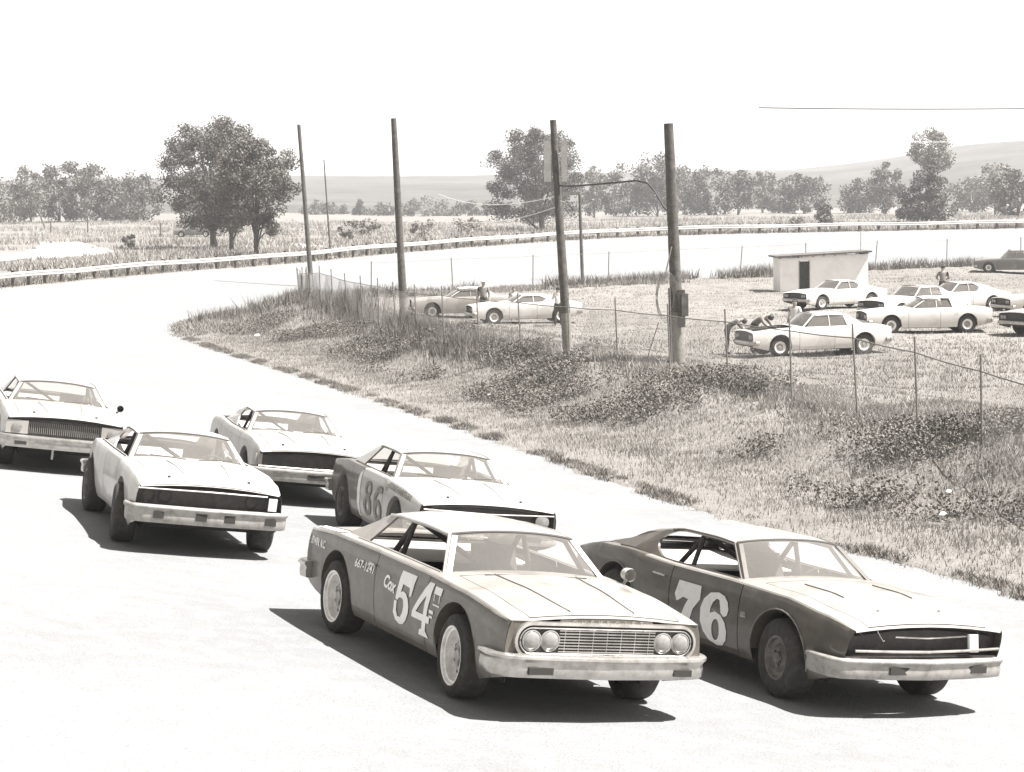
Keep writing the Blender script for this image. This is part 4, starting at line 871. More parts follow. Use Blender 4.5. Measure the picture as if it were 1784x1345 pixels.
tag(mb.build('wire_coil', STEEL, p4), kind='stuff')
mb = MB(); mb.tube([(-.22, -.25, -.3), (-.26, -.22, 2.0)], .030, 8); mb.build('guy_post', WOOD, p4)
mb = MB(); mb.tube([(-.55, -.25, 1.1), (-.95, -.3, -.1)], .012, 5); mb.build('guy_wire', WIRE, p4)
def wire(name, a, b, sag, r, m, label, n=24):
    a = Vector(a); b = Vector(b); mb = MB(); pts = []
    for k in range(n+1): t = k/n; p = a.lerp(b, t); pts.append(p-Vector((0, 0, sag*4*t*(1-t))))
    mb.tube(pts, r, 5); o = mb.build(name, m); tag(o, label, 'wire'); return o
A = Vector((1.38+.08, 59.1, z3+5.05)); B = Vector((4.30, 53.7, z4+3.95)); mb = MB(); K = Vector((3.72, 54.8, z4+4.85))
mb.tube([A, A.lerp(K, .12)+Vector((0, 0, -.04)), A.lerp(K, .35)+Vector((0, 0, -.03)), A.lerp(K, .65), A.lerp(K, .9)+Vector((0, 0, .03)), K+Vector((.06, 0, -.05)), K.lerp(B, .35)+Vector((.02, 0, .03)), K.lerp(B, .75)+Vector((-.01, 0, -.02)), B], .026, 7)
tag(mb.build('power_cable', WIRE), 'heavy black cable bent between the pole with boards and the thickest pole', 'cable')
wire('drop_wire', (1.35, 59.1, z3+4.72), (-3.2, 92, z3+5.1), .35, .012, WIREL, 'upper pale wire running left from the pole with boards')
wire('drop_wire', (1.37, 59.1, z3+4.42), (-3.0, 95, z3+4.0), .35, .012, WIREL, 'lower pale wire running left from the pole with boards')
wire('overhead_line', (7.7, 62, 7.92), (24, 66, 7.97), .10, .020, WIRE, 'dark overhead line crossing the sky at upper right')
wire('overhead_line', (8.7, 64, 7.90), (24, 68, 7.90), .12, .010, WIREL, 'faint second overhead line just under the dark one')
wire('overhead_line', (16, 96, 7.9), (40, 104, 9.0), .5, .010, WIREL, 'lowest faint overhead line behind the round-topped tree')

# block shed
sh = empty('shed', (17.7, 114.8, 0)); tag(sh, 'small white block shed with flat sloping roof and open dark doorway', 'shed')
W2 = 2.48; dx0, dx1 = -1.38, -.86
mb = MB(); mb.box(-W2, dx0, -1.5, -1.35, -.2, 1.92); mb.box(dx1, W2, -1.5, -1.35, -.2, 2.06); mb.box(dx0, dx1, -1.5, -1.35, 1.70, 1.98); mb.box(-W2, -W2+.15, -1.35, 1.5, -.2, 1.92); mb.box(W2-.15, W2, -1.35, 1.5, -.2, 2.12); mb.box(-W2+.15, W2-.15, 1.35, 1.5, -.2, 2.0)
mb.build('wall', WALLW, sh)
mb = MB(); mb.slab([(-W2-.25, -1.75, 1.93), (W2+.18, -1.75, 2.16), (W2+.18, 1.7, 2.16), (-W2-.25, 1.7, 1.93)], (0, 0, .09)); mb.build('roof', ROOFD, sh)
for k in range(9):
    mb = MB(); x = -2.5+k*.62; mb.box(x-.04, x+.04, -1.80, -1.3, 1.86+(x+2.5)*.047, 1.94+(x+2.5)*.047); mb.build('rafter', WOODL, sh)
mb = MB(); mb.box(dx0+.03, dx1-.03, -1.30, -1.27, .0, 1.7); mb.build('door_opening', DARK, sh)
mb = MB(); mb.box(dx0-.05, dx0, -1.53, -1.33, 0, 1.75); mb.build('door_jamb', WOODL, sh); mb = MB(); mb.box(dx1, dx1+.05, -1.53, -1.33, 0, 1.75); mb.build('door_jamb', WOODL, sh)
mb = MB(); mb.tube([(2.35, .2, 2.1), (2.37, .2, 3.35)], .018, 5); mb.build('aerial', STEEL, sh)

# ------------------------------------------------------------------ parked cars
def sedan(**k):
    d = dict(quality=0, xa=.62, xah=.18, zr=1.32, yr=.62, deck=-1.55, sail_top=-.95, hw=.93, z0=.24, ty=.76, tw=.2, tr=.34, ra=.39, rimr=.19, glass_m=GLASSP, finset=.04, hood=(.92, 2.3),
             roof=[(.18, 1.32, .62), (-.3, 1.35, .63), (-.8, 1.33, .62), (-1.05, 1.28, .60)])
    d.update(k); c = Car(**d)
    if c.sail is None: c.sail = [(-.92, c.zb(-.92)+.005), (-.82, 1.28), (-.80, 1.325), (-1.05, 1.28), (-1.58, c.zb(-1.58)+.005)]
    return c
def coupe(**k):
    d = dict(quality=0, xa=.60, xah=.15, zr=1.27, yr=.60, deck=-1.90, sail_top=-.8, hw=.92, z0=.24, ty=.76, tw=.2, tr=.34, ra=.39, rimr=.19, glass_m=GLASSP, finset=.05, rearglass=False, hood=(.92, 2.3),
             belt=[(-2.42, .84), (-1.9, .92), (-1.3, .95), (-.5, .92), (.6, .92), (1.5, .90), (2.40, .80)])
    d.update(k); c = Car(**d); c.roof = fastback_roof(.15, c.zr, .60, -1.95, .955, .64, xm=-.55); c.sail = quarter_sail(c, -.55, -.62, -1.0, -1.95); return c
def park(c, x, y, yaw, paint, label, roofm=None, hoodup=False, side_glass=True):
    r = empty('parked_car', (0, 0, 0)); tag(r, label, 'car', 'cars parked on the infield grass')
    c.build(r, paint, roofm=roofm); c.wheels(r, RIMW, 'dish')
    c.bumper(r, 2.42, .48, .14, CHROME, hw=c.hw, wrap=.2, lip=False); c.bumper(r, 2.42, .50, .14, CHROME, name='rear_bumper', hw=c.hw, wrap=.2, sgn=-1, lip=False)
    for sg in (1, -1):
        for yy in (.72, .56):
            q = MB(); q.lathe([(0, .075), (.02, .075), (.03, .04), (.032, .001)], 12, (2.385, sg*yy, .67), 'x'); q.build('headlight', LAMP, r, smooth=True)
        q = MB(); q.box(-2.45, -2.415, sg*.66-.12, sg*.66+.12, .62, .74); q.build('tail_light', RIMD, r)
        q = MB(); q.slab([(c.xa-.10, sg*(c.yof(c.xa-.1, .97)-.008), .96), (c.xah-.02, sg*(c.yof(c.xah, c.zr)-.015), c.zr-.03), (-.72, sg*(c.yof(-.72, c.zr)-.015), c.zr-.03), (-.90, sg*(c.yof(-.9, .97)-.008), .965)], (0, -sg*.004, 0)); q.build('side_window', GLASSP, r)
        q = MB(); q.tube([(-.30, sg*(c.yof(-.3, .96)-.004), .95), (-.30, sg*(c.yof(-.3, c.zr)-.01), c.zr-.02)], .018, 5); q.build('door_pillar', paint, r)
    if hoodup:
        for ch in list(r.children):
            if ch.name.startswith('hood'): bpy.data.objects.remove(ch)
        e = MB(); e.box(.95, 2.2, -.70, .70, .45, .60); e.build('engine_bay', DARK, r)
        e = MB(); e.box(1.1, 1.75, -.28, .28, .6, .86); e.lathe([(0, .18), (.09, .18), (.10, .05), (.10, .001)], 14, (1.4, 0, .88), 'z'); e.build('engine', GRILL, r)
    place_car(r, x, y, yaw, flat=gz(x, y))
    return r
PI = math.pi
park(sedan(zr=1.22), -2.2, 92.5, PI+.10, TAUPE, 'grey-sided car with pale roof, behind the man in the hat', roofm=PARKW)
park(coupe(zr=1.20), .55, 87.0, PI+.20, PARKW, 'pale rounded coupe parked across in front of the leaning pole with boards')
park(coupe(), 15.3, 94.6, PI+.52, PARKW, 'long white fastback nosing left, in front of the shed')
park(sedan(zr=1.38, z0=.30, tr=.36, hw=.90), 17.3, 86.0, PI+.52, PARKW, 'white sedan with dark grille, between the fastback and the dark-wheeled coupe')
park(coupe(zr=1.30), 20.0, 90.5, PI+.35, PARKW, 'white car mostly hidden, its roof just right of the white sedan')
park(coupe(hw=.96, xah=.0), 23.2, 86.0, PI+.22, TAUPE, 'fastback with broad dark side glass at the right edge, pale roof', roofm=PARKW)
park(sedan(zr=1.27, xah=.10), 15.75, 76.6, PI+.06, PARKW, 'white two-door hardtop seen side-on with dark open wheel arches')
park(sedan(), 20.6, 74.6, PI+.48, CREAM, 'cream car cut off by the right edge, chrome bumper showing')
park(sedan(zr=1.36), 9.95, 66.2, PI+.23, PARKW, 'white older sedan with its hood taken off and people around the engine', hoodup=True)
park(sedan(zr=1.4), -38.0, 243, PI+.05, PARKD, 'low dark car parked in the shade under the oaks')
park(sedan(zr=1.5, tr=.38), 33.6, 134.5, PI-.35, PARKD, 'dark old wreck sunk in the weeds at the far right')
# ------------------------------------------------------------------ people
def person(x, y, z, yaw, joints, label, shirt=SHIRTG, hat=None, h=1.75, sit=False):
    """one skinned body from a joint chain; joints given for a 1.75 m figure facing +x"""
    J = dict(hip=(0, 0, .95), belly=(0, 0, 1.10), chest=(.01, 0, 1.32), neck=(0, 0, 1.48), jaw=(.02, 0, 1.56), head=(.015, 0, 1.64), crown=(0, 0, 1.72),
             lsh=(0, .18, 1.41), lel=(-.02, .25, 1.14), lwr=(.05, .26, .90), lha=(.08, .25, .80), rsh=(0, -.18, 1.41), rel=(-.02, -.25, 1.14), rwr=(.05, -.26, .90), rha=(.08, -.25, .80),
             lhp=(0, .10, .90), lkn=(.02, .12, .50), lan=(-.02, .13, .09), lto=(.14, .15, .03), rhp=(0, -.10, .90), rkn=(.02, -.12, .50), ran=(-.02, -.13, .09), rto=(.14, -.15, .03))
    J.update(joints); rad = dict(hip=.13, belly=.125, chest=.145, neck=.055, jaw=.075, head=.095, crown=.06, lsh=.065, lel=.045, lwr=.032, lha=.035, lhp=.09, lkn=.06, lan=.042, lto=.035)
    rad = {k_: v_*(1.22 if k_ in ('belly', 'chest', 'lsh', 'lel', 'lwr', 'lha', 'lhp', 'lkn', 'lan') else 1.05) for k_, v_ in rad.items()}
    names = list(J); E = [('hip', 'belly'), ('belly', 'chest'), ('chest', 'neck'), ('neck', 'jaw'), ('jaw', 'head'), ('head', 'crown'), ('chest', 'lsh'), ('lsh', 'lel'), ('lel', 'lwr'), ('lwr', 'lha'), ('chest', 'rsh'), ('rsh', 'rel'), ('rel', 'rwr'), ('rwr', 'rha'), ('hip', 'lhp'), ('lhp', 'lkn'), ('lkn', 'lan'), ('lan', 'lto'), ('hip', 'rhp'), ('rhp', 'rkn'), ('rkn', 'ran'), ('ran', 'rto')]
    me = bpy.data.meshes.new('tmp'); me.from_pydata([J[n] for n in names], [(names.index(a), names.index(b)) for a, b in E], [])
    ob = bpy.data.objects.new('tmp', me); COL.objects.link(ob); md = ob.modifiers.new('s', 'SKIN'); sv = me.skin_vertices[0].data
    for i, n in enumerate(names):
        r = rad.get(n, rad.get('l'+n[1:], .05)); sv[i].radius = (r, r*(.8 if n in ('hip', 'belly', 'chest') else 1)); sv[i].use_root = (n == 'hip')
    sb = ob.modifiers.new('u', 'SUBSURF'); sb.levels = 2
    dg = bpy.context.evaluated_depsgraph_get(); m2 = bpy.data.meshes.new_from_object(ob.evaluated_get(dg)); bpy.data.objects.remove(ob)
    m2.name = 'person'
    m2.materials.clear()
    for m in (SKIN, shirt, TROUS): m2.materials.append(m)
    K = {n: Vector(J[n]) for n in names}
    grp = {0: ['neck', 'jaw', 'head', 'crown', 'lwr', 'lha', 'rwr', 'rha'], 1: ['belly', 'chest', 'lsh', 'rsh', 'lel', 'rel'], 2: ['hip', 'lhp', 'rhp', 'lkn', 'rkn', 'lan', 'ran', 'lto', 'rto']}
    for p in m2.polygons:
        c = p.center; p.material_index = min(((c-K[n]).length, g) for g, ns in grp.items() for n in ns)[1]; p.use_smooth = True
    o = bpy.data.objects.new('person', m2); COL.objects.link(o); o.location = (x, y, z); o.rotation_euler = (0, 0, yaw); s = h/1.75; o.scale = (s, s, s)
    tag(o, label, 'person')
    hd = K['head']; cr = (K['crown']-K['jaw']).normalized(); mb = MB()
    if hat:
        q = K['crown']; mb.tube([q-cr*.03, q-cr*.015], [.17, .165], 16); mb.tube([q-cr*.02, q+cr*.07], [.095, .08], 14); mb.build('hat', hat, o, smooth=True)
    else:
        mb.tube([hd-cr*.01-Vector((.035, 0, 0)), hd+cr*.05-Vector((.012, 0, 0)), hd+cr*.10, hd+cr*.125], [.085, .108, .085, .03], 12); mb.build('hair', HAIR, o, smooth=True)
    return o
person(-1.2, 89.6, .0, PI*1.45, {}, 'man in a pale hat standing behind the pale coupe', hat=WALLW, shirt=SHIRTG, h=1.8)
person(.15, 89.3, .0, PI*1.5, {}, 'dark-haired person standing behind the pale coupe, only the head showing', shirt=SHIRTW, h=1.50)
person(21.2, 98.5, .0, PI*.45, dict(lel=(.05, .30, 1.18), lwr=(.20, .18, 1.10), lha=(.24, .12, 1.08), rel=(.05, -.30, 1.18), rwr=(.20, -.18, 1.10), rha=(.24, -.12, 1.08)), 'man in grey shirt standing alone on the grass right of the shed', h=1.8)
bend = dict(hip=(0, 0, .93), belly=(.10, 0, 1.07), chest=(.32, 0, 1.20), neck=(.46, 0, 1.25), jaw=(.55, 0, 1.26), head=(.61, 0, 1.24), crown=(.68, 0, 1.22), lsh=(.36, .18, 1.22), rsh=(.36, -.18, 1.22), lel=(.50, .24, 1.02), rel=(.50, -.24, 1.02), lwr=(.66, .16, .90), rwr=(.66, -.16, .90), lha=(.74, .12, .88), rha=(.74, -.12, .88))
person(8.15, 67.4, gz(8.1, 67.4), -.55, bend, 'person bending over the engine of the sedan with its hood off', shirt=SHIRTG)
person(7.2, 66.9, gz(7.2, 66.9), -.1, bend, 'person in dark clothes leaning in at the front corner of the hoodless sedan', shirt=TROUS, h=1.6)
person(9.75, 68.9, gz(9.75, 68.9), PI*1.3, {}, 'person in a white shirt standing behind the hoodless sedan', shirt=SHIRTW, h=1.7)
person(2.0, 84.9, gz(2.0, 84.9), PI*.5, dict(lel=(.12, .24, 1.2), lwr=(.3, .2, 1.25), lha=(.36, .2, 1.28)), 'person in a white shirt leaning at the door of the pale coupe', shirt=SHIRTW, h=1.62)

# ------------------------------------------------------------------ trees
def leaves(cent, rad, n, size, flat=.8):
    """n leaf-clump quads scattered in gaussian clumps"""
    k = nr.integers(0, len(cent), n); d = nr.normal(size=(n, 3)); d /= np.linalg.norm(d, axis=1)[:, None]; rr = nr.random(n)**.45
    p = cent[k]+d*(rr*rad[k])[:, None]*np.array([1, 1, flat])
    a = nr.normal(size=(n, 3)); a /= np.linalg.norm(a, axis=1)[:, None]; b = np.cross(a, nr.normal(size=(n, 3))); b /= np.linalg.norm(b, axis=1)[:, None]
    s = size*(.5+nr.random(n))[:, None]*.5; a = a*s; b = b*s*.75
    V = np.stack([p-a-b*.4, p+a*.2-b, p+a+b*.3, p-a*.3+b], 1).reshape(-1, 3); F = np.arange(4*n).reshape(-1, 4); return V, F
def tree(x, y, h, w, kind, n, size, label, cat='tree', group=None, bare=.22, trunk=.22, ncl=46, shape='round', name='oak_tree', dxc=0, crad=.17, seed=1, split=1):
    z = gz(x, y); o = empty(name, (x, y, z)); tag(o, label, cat, group)
    r = np.random.default_rng(seed*17+3); b0 = h*bare; hc = h-b0; C = []; Rr = []
    while len(C) < ncl:
        q = r.uniform(-1, 1, 3)
        if shape == 'round':
            zz_ = q[2] if q[2] > 0 else q[2]*(.45 if bare < .1 else .9); e = q[0]**2+q[1]**2+zz_**2
            if not .10 < e < 1: continue
            if r.random() > .35+.65*e: continue
        elif shape == 'cone':
            if math.hypot(q[0], q[1]) > (1-(q[2]+1)/2)**.8*.95+.08: continue
        elif shape == 'tall':
            if math.hypot(q[0], q[1]) > .9*math.sqrt(max(.03, 1-q[2]**2)) or r.random() < .15: continue
        C.append((dxc+q[0]*w/2*.86, q[1]*w/2*.86, b0+hc/2+q[2]*hc/2*.88)); Rr.append(w*crad*r.uniform(.65, 1.25))
    C = np.array(C); Rr = np.array(Rr)
    V, F = leaves(C, Rr, n, size); V[:, 2] = np.maximum(V[:, 2], .05)
    np_mesh('crown', V, F, LEAF[kind], o, nv=4)
    mb = MB(); top = b0+hc*.55; cx_ = dxc*.5
    mb.tube([(0, 0, -.3), (0, 0, .25), (r.uniform(-.1, .1), 0, b0*.6), (cx_*.6, 0, b0+hc*.25), (cx_, 0, top)], [trunk*1.35, trunk*1.05, trunk*.9, trunk*.65, trunk*.25], 9)
    for k in range(min(11, ncl)):
        c = C[int(r.integers(0, len(C)))]; s = (cx_*.5, 0, b0+hc*r.uniform(-.08, .28)); m = ((s[0]+c[0])/2, (s[1]+c[1])/2, (s[2]+c[2])/2+.1*hc*r.uniform(-.4, .6)); mb.tube([s, m, tuple(c)], [trunk*.42, trunk*.28, trunk*.10], 6)
    mb.build('trunk', BARK, o, smooth=True); return o
G1 = 'oaks standing beyond the guard rail'
tree(-28.9, 197, 12.8, 11.8, 0, 46000, .16, 'broad dark oak with the thickest trunk, left of the big group', group=G1, seed=2, trunk=.36, ncl=120, bare=.11, dxc=-.3, crad=.105)
tree(-24.6, 178, 11.9, 8.6, 0, 30000, .16, 'dark oak in the middle of the big group', group=G1, seed=5, trunk=.22, ncl=80, bare=.12, dxc=.1, crad=.12)
tree(-18.9, 150.5, 9.8, 7.0, 1, 28000, .135, 'lighter oak nearest the guard rail, right of the big group', group=G1, seed=9, trunk=.17, ncl=92, bare=.13, dxc=.2, crad=.11)
tree(4.5, 273, 14.8, 14.4, 0, 46000, .20, 'single broad dark oak behind the leaning pole with boards', seed=12, trunk=.42, ncl=135, bare=.06, dxc=-.9, crad=.10)
def at(px, d): return (px-892)/3500*d+.0, d
def ft(px, d, h, w, kind, n, size, label, **k):
    if d > 360 and h > 6: w *= 1.22; n = int(n*1.6); size *= .8
    x, y = at(px, d); k.setdefault('group', 'trees along the far edge of the fields'); k.setdefault('name', 'far_tree'); k.setdefault('seed', int(px)); k.setdefault('ncl', 42); k.setdefault('crad', .145); k.setdefault('bare', 0); k.setdefault('trunk', .2)
    return tree(x, y, h, w, kind, n, size, label, **k)
ft(1040, 430, 11.5, 6.5, 2, 2200, .5, 'small pale tree just right of the broad oak', shape='tall')
ft(1098, 455, 12.5, 11, 1, 4200, .55, 'rounded grey tree framed under the bent cable')
ft(1150, 440, 14.2, 11, 1, 4500, .55, 'tallest tree seen directly left of the thickest pole', shape='tall', ncl=50)
ft(1196, 470, 12.0, 9, 2, 3200, .55, 'pale leafy tree directly right of the thickest pole')
ft(1238, 440, 11.2, 9.5, 1, 3800, .55, 'first bushy tree of the row right of the poles')
ft(1290, 445, 10.5, 8, 1, 3400, .55, 'second bushy tree of the row right of the poles', shape='tall')
ft(1332, 480, 11.0, 6, 2, 1600, .55, 'thin see-through tree between two bushy ones of the row', shape='tall')
ft(1362, 470, 8.5, 8, 2, 2600, .55, 'low pale tree in the row above the shed door')
ft(1404, 445, 9.6, 9, 1, 3600, .55, 'bushy tree of the row above the shed roof')
ft(1500, 430, 8.0, 7.5, 1, 3000, .55, 'blocky tree of the row right of the shed')
ft(1545, 400, 10.6, 7, 1, 3000, .5, 'narrow ragged tree left of the dark cone tree', shape='tall')
ft(1628, 305, 14.6, 7.6, 2, 7000, .24, 'tall airy tree with round top rising behind the dark cone tree', shape='round', bare=.46, trunk=.2, ncl=50, crad=.14)
ft(1616, 276, 10.2, 8.6, 0, 18000, .24, 'dense dark cone-shaped tree near the back stretch', shape='cone', ncl=80, crad=.12, bare=.0, group=None, name='cedar_tree')
ft(1692, 420, 8.5, 8, 2, 2400, .5, 'pale low tree right of the dark cone tree')
ft(1735, 400, 10.0, 9, 2, 3000, .5, 'pale tree near the right edge of the field')
ft(1775, 330, 8.0, 9, 1, 3600, .45, 'mid grey tree at the extreme right edge', ncl=46)
ft(1440, 275, 2.9, 2.7, 1, 1400, .26, 'small round bush alone beside the back rail', name='bush', cat='bush', group=None, bare=.0, trunk=.06)
ft(10, 395, 8.5, 11, 2, 3200, .5, 'pale trees at the extreme left edge', ncl=46)
ft(62, 385, 11.4, 7.5, 2, 3000, .48, 'tall pale tree above the leaning snag', shape='tall')
ft(112, 400, 11.8, 8.5, 1, 3600, .5, 'left half of the double-topped tree at far left')
ft(158, 395, 13.0, 9.5, 1, 4600, .5, 'right taller half of the double-topped tree at far left', ncl=50)
ft(205, 400, 9.0, 8.5, 1, 3000, .5, 'low tree between the double-topped tree and the oaks')
ft(245, 380, 9.2, 8.5, 1, 3600, .48, 'rounded tree just left of the big oaks', ncl=46)
ft(633, 543, 5.0, 4.6, 0, 2000, .38, 'small dark cone tree alone on the hillside', shape='cone', name='cedar_tree', group=None, bare=0)
for k, (px, d, h, w) in enumerate([(560, 545, 3.4, 11), (700, 560, 3.0, 12), (740, 540, 4.4, 12), (790, 548, 4.0, 11), (835, 535, 3.6, 9), (590, 560, 2.8, 9), (668, 556, 2.6, 10)]):
    ft(px, d, h, w, 1, 1500, .5, ['low hedge clump left of the small cone tree', 'hedge clump just right of the tall left pole', 'largest hedge clump below the hill', 'hedge clump beside the broad oak, left side', 'hedge clump touching the broad oak', 'thin hedge clump beside the thin pole', 'low hedge clump right of the small cone tree'][k], name='bush', cat='bush', group='hedge clumps under the hill', bare=0, trunk=.06, ncl=16)
for k, (px, d, h, w, lab) in enumerate([(618, 215, 2.6, 3.2, 'airy sapling in the field between the left poles'), (648, 235, 2.4, 3.0, 'second airy sapling in the field between the left poles'), (745, 225, 2.0, 4.0, 'low pale bush right of the second pole'), (820, 235, 2.2, 4.2, 'low pale bush left of the broad oak'), (1395, 262, 1.4, 3.0, 'pale scrub left of the small round bush')]):
    ft(px, d, h, w, 2, 600, .22, lab, name='bush', cat='bush', group='saplings in the field', bare=.1, trunk=.04, ncl=12)
ft(228, 203, 1.5, 1.9, 0, 1500, .16, 'dark round bush beside the pale dirt path', name='bush', cat='bush', group=None, bare=0, trunk=.05, ncl=14)
sn = empty('dead_snag', (-74, 322, gz(-74, 322))); tag(sn, 'bare thin trunk leaning left in the far field', 'snag'); mb = MB(); mb.tube([(0, 0, -.2), (-.9, 0, 2.2), (-2.2, 0, 5.2), (-2.6, 0, 6.8)], [.14, .12, .09, .04], 7); mb.build('trunk', BARK, sn)
for px, d, h, lab in ((160, 281, 2.3, 'dark field post right of the leaning snag'), (96, 281, 1.6, 'field post nearest the leaning snag'), (286, 250, 1.8, 'field post just left of the big oaks')):
    x, y = at(px, d); fo = MB(); fo.tube([(0, 0, -.2), (.04, 0, h)], .09, 7); o = fo.build('field_post', WOOD); o.location = (x, y, gz(x, y)); tag(o, lab, 'post')

# ------------------------------------------------------------------ grass and weeds
def blades(name, P, H, wd, m, k=4, spread=.10, lean=.35, label=None):
    n = len(P); P = np.repeat(P, k, 0); H = np.repeat(H, k)*(.5+.7*nr.random(n*k)); N = n*k
    P = P+np.stack([nr.normal(0, spread, N), nr.normal(0, spread, N), np.zeros(N)], 1); a = nr.random(N)*2*np.pi
    w = wd*(.6+.8*nr.random(N)); dx = np.cos(a)*w; dy = np.sin(a)*w; l = nr.normal(0, lean, (N, 2))*H[:, None]
    V = np.stack([np.stack([P[:, 0]-dx, P[:, 1]-dy, P[:, 2]-.02], 1), np.stack([P[:, 0]+dx, P[:, 1]+dy, P[:, 2]-.02], 1), np.stack([P[:, 0]+l[:, 0], P[:, 1]+l[:, 1], P[:, 2]+H], 1)], 1).reshape(-1, 3)
    o = np_mesh(name, V, np.arange(3*N).reshape(-1, 3), m, nv=3); tag(o, label or name.replace('_', ' '), 'grass', kind='stuff'); return o
def scatter(n, i0, i1, u0, u1, curve=None, side=-1):
    """random points beside a track edge: u metres off it"""
    Cc = IC if curve is None else curve; s = i0+nr.random(n)*(i1-i0); i = np.clip(s.astype(int), 0, len(Cc)-2); t = s-i
    p = Cc[i, :2]*(1-t)[:, None]+Cc[i+1, :2]*t[:, None]; d = Cc[i+1, :2]-Cc[i, :2]; L = np.hypot(*d.T); nn = np.stack([-d[:, 1], d[:, 0]], 1)/L[:, None]
    u = u0+nr.random(n)*(u1-u0); q = p+nn*(side*u)[:, None]; keep = nr.random(n) < L/L.max(); return q[keep], u[keep], i[keep]
def pz(q): return np.column_stack([q, terrain(q[:, 0], q[:, 1])])
q, u, i = scatter(190000, 12, 66, -.25, 8.5)
e = vnoise(q[:, 0], q[:, 1], .8, 21); k = (nr.random(len(q)) < .22+.78*sst(.3, 1.6, u+e*1.2-.5)); q, u = q[k], u[k]
blades('grass', pz(q), .05+.08*vnoise(q[:, 0], q[:, 1], 1.3, 22), .008, GRASSM, k=3, label='short dry grass covering the bank inside the track')
q, u, i = scatter(110000, 14, 76, 1.6, 7.4); m1 = vnoise(q[:, 0], q[:, 1], 2.6, 31)*.65+vnoise(q[:, 0], q[:, 1], .8, 32)*.35
k = (nr.random(len(q)) < sst(.52, .72, m1-.10*np.abs(u-4.2)/2.6)); q, u, m1 = q[k], u[k], m1[k]
P = pz(q); nn = len(P); V, F = leaves(np.repeat(P, 5, 0)+np.column_stack([nr.normal(0, .10, nn*5), nr.normal(0, .10, nn*5), nr.random(nn*5)*.34*np.repeat(sst(.5, .68, m1)+.25, 5)]), np.full(nn*5, .05), nn*9, .046)
tag(np_mesh('weeds', V, F, WEED, nv=4), 'dark leafy weeds matted on the crest of the bank', 'weeds', kind='stuff')
q, u, i = scatter(22000, 12, 78, -.20, .26); k = vnoise(q[:, 0], q[:, 1], .9, 25) > .47; q = q[k]
blades('edge_weeds', pz(q), .04+.07*vnoise(q[:, 0], q[:, 1], .5, 26), .010, WEED, k=4, spread=.06, lean=.6, label='ragged dark weeds creeping over the inside edge of the track')
q, u, i = scatter(34000, 60, 112, -.2, 7); H = .10+.32*vnoise(q[:, 0], q[:, 1], 3, 41)*sst(0, 1.5, u)
blades('tall_grass', pz(q), H, .022, GRASSM, k=4, spread=.16, label='tall dry grass inside the turn')
q, u, i = scatter(26000, 66, 140, .8, 6.5); m1 = vnoise(q[:, 0], q[:, 1], 4, 45); k = m1 > .42; q = q[k]
blades('weeds', pz(q), .35+.5*vnoise(q[:, 0], q[:, 1], 2.2, 46), .03, WEED, k=4, spread=.2, lean=.3, label='dark weeds along the inside edge of the back stretch')
fq = FP[nr.integers(0, len(FP)-1, 9000)][:, :2]+nr.normal(0, .55, (9000, 2)); k = (fq[:, 1] > 50) | (nr.random(9000) < .5)
blades('fence_weeds', pz(fq[k]), .15+.45*vnoise(fq[k][:, 0], fq[k][:, 1], 2.5, 51)*sst(45, 75, fq[k][:, 1]), .014, GRASSM, k=4, spread=.1, label='thin weeds growing up through the wire fence')
fq = FP[nr.integers(int(len(FP)*.55), len(FP)-1, 4000)][:, :2]+nr.normal(0, .6, (4000, 2))
blades('fence_weeds', pz(fq), .25+.65*vnoise(fq[:, 0], fq[:, 1], 2.0, 52), .014, WEED, k=4, spread=.12, lean=.18, label='taller dark weeds at the left end of the wire fence')
n = 60000; d = 38+112*nr.random(n)**1.2; a = np.radians(-8+24*nr.random(n)); q = np.stack([np.sin(a)*d, np.cos(a)*d], 1); di, _, _ = near(q[:, 0], q[:, 1], IC); do, _, _ = near(q[:, 0], q[:, 1], OC); q = q[(di < -6)]
blades('infield_grass', pz(q), .05+.09*vnoise(q[:, 0], q[:, 1], 4, 61)**2, .016, GRASSM, k=3, spread=.15, label='mown grass of the infield')
q, u, i = scatter(26000, 60, 150, .2, 5.0, curve=OC, side=1); blades('verge_weeds', pz(q), .12+.40*vnoise(q[:, 0], q[:, 1], 2.4, 71), .028, WEED, k=3, spread=.2, label='dark weeds along the foot of the guard rail')
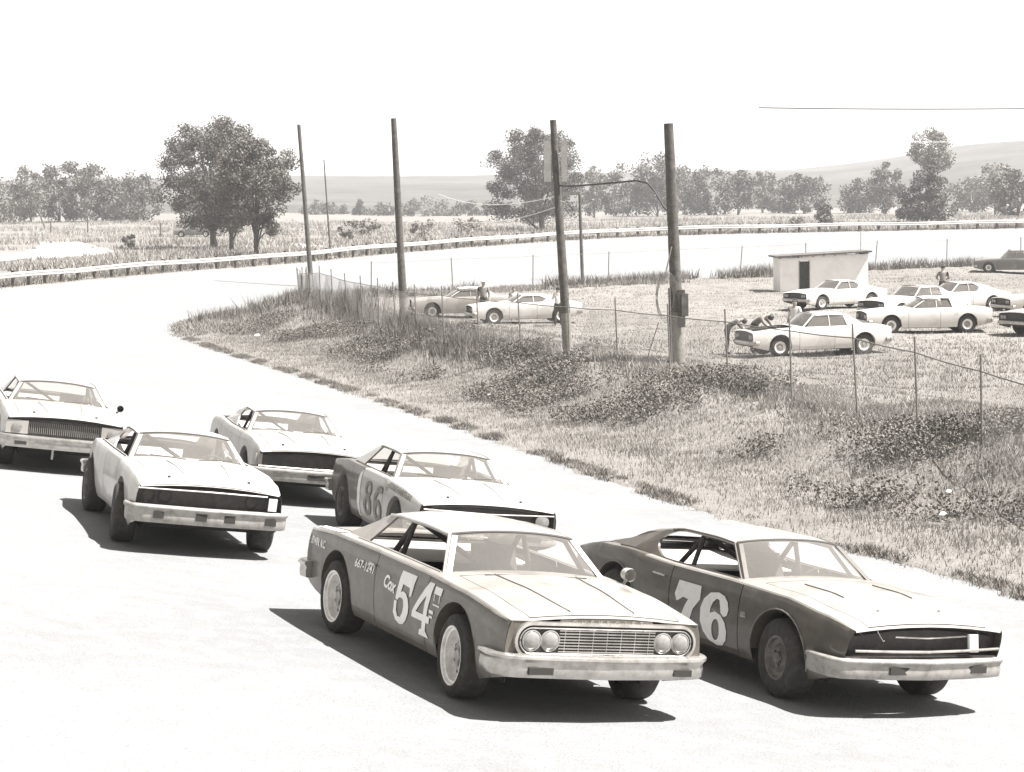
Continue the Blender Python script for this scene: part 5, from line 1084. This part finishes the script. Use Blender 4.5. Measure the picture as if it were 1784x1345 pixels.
n = 42000; d = 130+260*nr.random(n)**1.3; a = np.radians(-16+32*nr.random(n)); q = np.stack([np.sin(a)*d, np.cos(a)*d], 1); do, _, _ = near(q[:, 0], q[:, 1], OC); k = (do > 3); q = q[k]; m1 = vnoise(q[:, 0], q[:, 1], 14, 72)*.6+vnoise(q[:, 0], q[:, 1], 4, 73)*.4; q = q[m1 > .42]
pp = np.array([(-70, 128), (-61, 139), (-52, 150), (-48, 160), (-44, 170), (-43, 180), (-42, 190), (-47, 211)]); q = q[np.min(np.hypot(q[:, None, 0]-pp[:, 0], q[:, None, 1]-pp[:, 1]), 1) > 9.5]
blades('field_grass', pz(q), .25+.5*vnoise(q[:, 0], q[:, 1], 8, 74), .05, GRASSM, k=3, spread=.4, label='rough field grass beyond the guard rail')
# litter and pale stones on the bank
for (x, y, s, lab) in ((6.8, 31.6, .06, 'larger pale scrap of litter among weeds near the right edge'), (7.2, 33.0, .05, 'smaller pale scrap of litter near the right edge'), (-10.2, 80.5, .10, 'pale scrap lying on the bank at the turn'), (-.6, 52.8, .05, 'tiny white scrap on the bank below the weeds')):
    mb = MB(); z = gz(x, y)+.18; mb.slab([(-s, -s*.5, 0), (s*.2, -s*.7, s*.2), (s, 0, .02), (s*.5, s*.8, s*.3), (-s*.6, s*.5, s*.1)], (0, 0, .02)); o = mb.build('paper_scrap', DECW); o.location = (x, y, z); o.rotation_euler = (.5, .2, 0); tag(o, lab, 'litter')

# ------------------------------------------------------------------ air
hm = bpy.data.materials.new('haze'); hm.use_nodes = True; t = hm.node_tree; t.nodes.clear(); vo = t.nodes.new('ShaderNodeVolumePrincipled'); vo.inputs['Density'].default_value = HAZE; vo.inputs['Color'].default_value = (.97, .97, .98, 1); vo.inputs['Anisotropy'].default_value = .2
oo = t.nodes.new('ShaderNodeOutputMaterial'); t.links.new(vo.outputs[0], oo.inputs['Volume'])
mb = MB(); mb.box(-2700, 2700, -60, 2700, -4, 48); hzo = mb.build('haze', hm); tag(hzo, kind='stuff')
